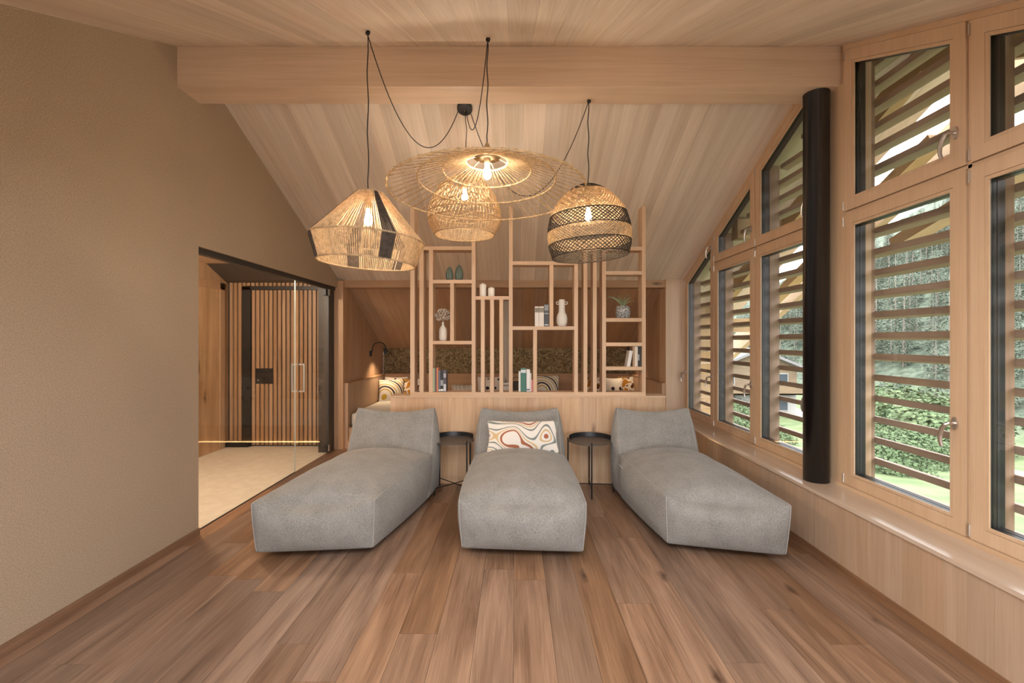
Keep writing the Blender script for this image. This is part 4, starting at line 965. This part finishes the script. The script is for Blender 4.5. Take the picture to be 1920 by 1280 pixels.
for i in range(11):
    B('board', 'eave_yellow', rw, 2.60, 2.98, 6.9, 6.93, .1 + i * .17, .1 + (i + 1) * .17 - .006, own=True)

speckle('meadow', (.085, .115, .05), (.14, .17, .08), scale=.9, detail=6, rough=.95, bump=0)
speckle('conifer_needles', (.04, .052, .036), (.115, .135, .10), scale=2.2, detail=5, rough=.95, bump=0)  # needles lightened and greyed: distance haze put into the colour
speckle('broad_leaves', (.05, .08, .035), (.125, .16, .08), scale=2.5, detail=5, rough=.9, bump=0)
plain('bark', (.20, .17, .14), .9); plain('gravel', (.26, .25, .235), .9); plain('render_white', (.30, .29, .27), .8); plain('roof_slate', (.16, .15, .145), .7); plain('house_glass', (.05, .06, .07), .15)
wood('chalet_wood', (.20, .14, .085), (.14, .095, .055), 'X', rough=.7, rnd=.05)
def sm(a, b, t_):
    t_ = min(1, max(0, (t_ - a) / (b - a))); return t_ * t_ * (3 - 2 * t_)
def ground(x, y):
    r = math.hypot(x, y)
    z = -2.6 - 4.6 * sm(8, 55, r); z += max(0, x - 38 - .12 * y) * .52 + .6 * math.sin(x * .13) * math.sin(y * .11) * sm(20, 60, r)
    return z
g = MB(); nx, ny = 44, 60
for j in range(ny + 1):
    for i in range(nx + 1):
        x = 2.7 + 230 * (i / nx) ** 1.5; y = -60 + 320 * j / ny; g.v.append(Vector((x, y, ground(x, y))))
for j in range(ny):
    for i in range(nx): a = j * (nx + 1) + i; g.f.append((a, a + 1, a + nx + 2, a + nx + 1))
mg = M['meadow']; nt_ = mg.node_tree; bs = nt_.nodes['Principled BSDF']; src = bs.inputs['Base Color'].links[0].from_socket   # woodland floor on the slope
tcg = nd(nt_, 'ShaderNodeTexCoord'); sp_ = nd(nt_, 'ShaderNodeSeparateXYZ'); lk(nt_, tcg.outputs['Object'], sp_.inputs[0])
mr = nd(nt_, 'ShaderNodeMath', operation='MULTIPLY_ADD'); mr.inputs[1].default_value = -.12; lk(nt_, sp_.outputs[1], mr.inputs[0]); lk(nt_, sp_.outputs[0], mr.inputs[2])
mp_ = nd(nt_, 'ShaderNodeMapRange'); mp_.inputs[1].default_value = 34; mp_.inputs[2].default_value = 41; lk(nt_, mr.outputs[0], mp_.inputs[0])
nf = nd(nt_, 'ShaderNodeTexNoise'); nf.inputs['Scale'].default_value = .55; nf.inputs['Detail'].default_value = 8; nf.inputs['Roughness'].default_value = .75; lk(nt_, tcg.outputs['Object'], nf.inputs['Vector'])
cf = nd(nt_, 'ShaderNodeValToRGB'); cf.color_ramp.elements[0].position = .38; cf.color_ramp.elements[1].position = .64; cf.color_ramp.elements[0].color = (.030, .040, .028, 1); cf.color_ramp.elements[1].color = (.125, .15, .105, 1); lk(nt_, nf.outputs['Fac'], cf.inputs[0])
mxg = nd(nt_, 'ShaderNodeMix', data_type='RGBA'); lk(nt_, mp_.outputs[0], mxg.inputs[0]); lk(nt_, src, mxg.inputs[6]); lk(nt_, cf.outputs[0], mxg.inputs[7]); lk(nt_, mxg.outputs[2], bs.inputs['Base Color'])
go = g.build('ground', 'meadow', smooth=True); tag(go, 'grassy valley floor and wooded slope seen through the windows', 'ground', kind='structure')
rd = MB(); pts = [(18, -5), (24, 20), (30, 42), (34, 60), (36, 90)]; vs = []
P2 = []
for (x0, y0), (x1, y1) in zip(pts[:-1], pts[1:]):
    for k in range(8): P2.append((x0 + (x1 - x0) * k / 8, y0 + (y1 - y0) * k / 8))
for x, y in P2: vs += [(x - 1.8, y, ground(x - 1.8, y) + .12), (x + 1.8, y, ground(x + 1.8, y) + .12)]
rd.add(vs, [(2 * i, 2 * i + 1, 2 * i + 3, 2 * i + 2) for i in range(len(P2) - 1)]); ro = rd.build('road', 'gravel'); tag(ro, 'pale gravel road winding through the valley', 'road', kind='structure')
def conifer(seed):
    rn = random.Random(seed); f = MB(); tr = MB(); tr.lathe([(.20, 0), (.12, 6), (.04, 14)], (0, 0, 0), 6)
    for i in range(1500):
        h = 1.5 + 13.5 * rn.random() ** 1.25; R0 = 2.7 * (1 - h / 15.6) + .12; q = R0 * rn.uniform(.35, 1.05) * (1 + .25 * math.sin(h * 5.5)); a = rn.uniform(0, 6.283); l = rn.uniform(.22, .5) * (1.2 - h / 20); w = l * .28
        p = Vector((q * math.cos(a), q * math.sin(a), h - .22 * q)); d = Vector((math.cos(a), math.sin(a), -.35 + rn.uniform(-.3, .3))) * l; e = Vector((-math.sin(a), math.cos(a), rn.uniform(-.4, .4))) * w
        f.add([p - d * .5 - e * .4, p - e, p + d, p + e], [(0, 1, 2, 3)])
    return f, tr
protos = []
def tree_root(loc, label, cat, group, name):
    o = root(name, loc, label, cat, group); return o
nt = 0
spots = []
for i in range(3000):
    ang = random.uniform(.30, 1.18); y = random.uniform(30, 170); x = ang * y
    if x - 38 - .12 * y < 2 or any((x - a) ** 2 + (y - b) ** 2 < 9 for a, b in spots): continue
    if nt >= 285: break
    spots.append((x, y))
    s = random.uniform(.45, .85); loc = Vector((x, y, ground(x, y) - .3))
    if len(protos) < 3:
        r = root('conifer', (0, 0, 0), 'dark green conifer standing in the forest on the slope outside', 'tree', 'conifers on the slope outside')
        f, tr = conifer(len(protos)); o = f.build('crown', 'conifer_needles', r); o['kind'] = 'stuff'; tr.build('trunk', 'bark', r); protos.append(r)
    else: r = copy_tree(protos[nt % 3])
    r.location = loc; r.scale = (s, s, s * random.uniform(.9, 1.25)); r.rotation_euler = (0, 0, random.uniform(0, 6.28)); nt += 1
def bush_mesh(seed):
    rn = random.Random(seed); b = MB()
    for i in range(4200):
        u = rn.uniform(-.3, 1); a = rn.uniform(0, 6.28); q = math.sqrt(max(0, 1 - u * u)); rr = rn.uniform(.65, 1.08) * (1 + .18 * math.sin(3 * a + 5 * u))
        p = Vector((q * math.cos(a) * rr, q * math.sin(a) * rr, .3 + u * .8 * rr)); n_ = (p + Vector((rn.gauss(0, .5), rn.gauss(0, .5), rn.gauss(0, .5)))).normalized(); t_ = n_.orthogonal().normalized() * rn.uniform(.022, .05); w_ = n_.cross(t_)
        b.add([p - t_, p - w_, p + t_, p + w_], [(0, 1, 2, 3)])
    return b
bp_ = []; taken = []
for (x, y, s) in [(15, 19, 1.7), (17, 21, 2.2), (19, 22.5, 1.8), (14, 17, 1.2), (22, 25, 2.6), (25, 27, 2.4), (27, 31, 3.0), (20, 26, 2.0), (29, 29, 3.4), (33, 36, 4.2), (24, 33, 2.2), (36, 38, 4.0), (31, 42, 3.4), (18, 33, 1.6), (17, 37, 1.5), (21, 44, 2.3), (24, 52, 2.6), (38, 46, 4.4), (42, 44, 4.8), (40, 52, 4.5), (13, 30, 1.3), (12.5, 24, 1.2)]:
    if any(math.hypot(x - a, y - b) < (s + s_) * .98 for a, b, s_ in taken): continue
    taken.append((x, y, s))
    if len(bp_) < 3:
        r = root('shrub', (0, 0, 0), 'light green leafy shrub in the meadow below the windows', 'shrub', 'shrubs in the meadow outside')
        o = bush_mesh(50 + len(bp_)).build('foliage', 'broad_leaves', r); o['kind'] = 'stuff'; MB().lathe([(.06, -.2), (.04, .5)], (0, 0, 0), 6).build('stem', 'bark', r); bp_.append(r)
    else: r = copy_tree(bp_[len(bp_) % 3])
    r.location = (x, y, ground(x, y)); r.scale = (s, s, s * .72); r.rotation_euler = (0, 0, random.uniform(0, 6.28))
def house(x, y, w, d, h, rot, label):
    z = ground(x, y) - .4; q = root('chalet', (x, y, z), label, 'house')
    o = Vector((x, y, z)); mb = MB().box(x - w / 2, x + w / 2, y - d / 2, y + d / 2, z, z + h * .5).build('ground_storey', 'render_white', q)
    MB().box(x - w / 2 - .05, x + w / 2 + .05, y - d / 2 - .05, y + d / 2 + .05, z + h * .5, z + h).build('timber_storey', 'chalet_wood', q)
    MB().prism([(x - w / 2, y - d / 2 - .05, z + h), (x + w / 2, y - d / 2 - .05, z + h), (x, y - d / 2 - .05, z + h + w * .2)], (0, d + .1, 0)).build('gable', 'chalet_wood', q)
    for s in (-1, 1):
        MB().hexa([(x, y - d / 2 - 1, z + h + w * .2), (x + s * (w / 2 + 1.2), y - d / 2 - 1, z + h - .5), (x + s * (w / 2 + 1.2), y + d / 2 + 1, z + h - .5), (x, y + d / 2 + 1, z + h + w * .2),
                   (x, y - d / 2 - 1, z + h + w * .2 + .3), (x + s * (w / 2 + 1.2), y - d / 2 - 1, z + h - .2), (x + s * (w / 2 + 1.2), y + d / 2 + 1, z + h - .2), (x, y + d / 2 + 1, z + h + w * .2 + .3)]).build('roof_slope', 'roof_slate', q)
    for zz in (.18, .66):
        for i in range(3):
            xx = x - w / 2 + w * (i + .5) / 3; f = MB().box(xx - .55, xx + .55, y - d / 2 - .12, y - d / 2 - .04, z + h * zz, z + h * zz + 1.35).build('window', 'render_white', q)
            MB().box(xx - .45, xx + .45, y - d / 2 - .14, y - d / 2 - .12, z + h * zz + .1, z + h * zz + 1.25).build('pane', 'house_glass', f)
    MB().box(x - w / 2, x + w / 2, y - d / 2 - 1.2, y - d / 2 - .05, z + h * .5, z + h * .5 + .15).box(x - w / 2, x + w / 2, y - d / 2 - 1.2, y - d / 2 - 1.12, z + h * .5, z + h * .5 + 1.0).build('balcony', 'chalet_wood', q)
house(27, 56, 9, 8, 6, 0, 'timber chalet with white ground floor across the valley')
house(23.0, 68, 8, 7, 5.4, 0, 'white and timber house farther down the valley')
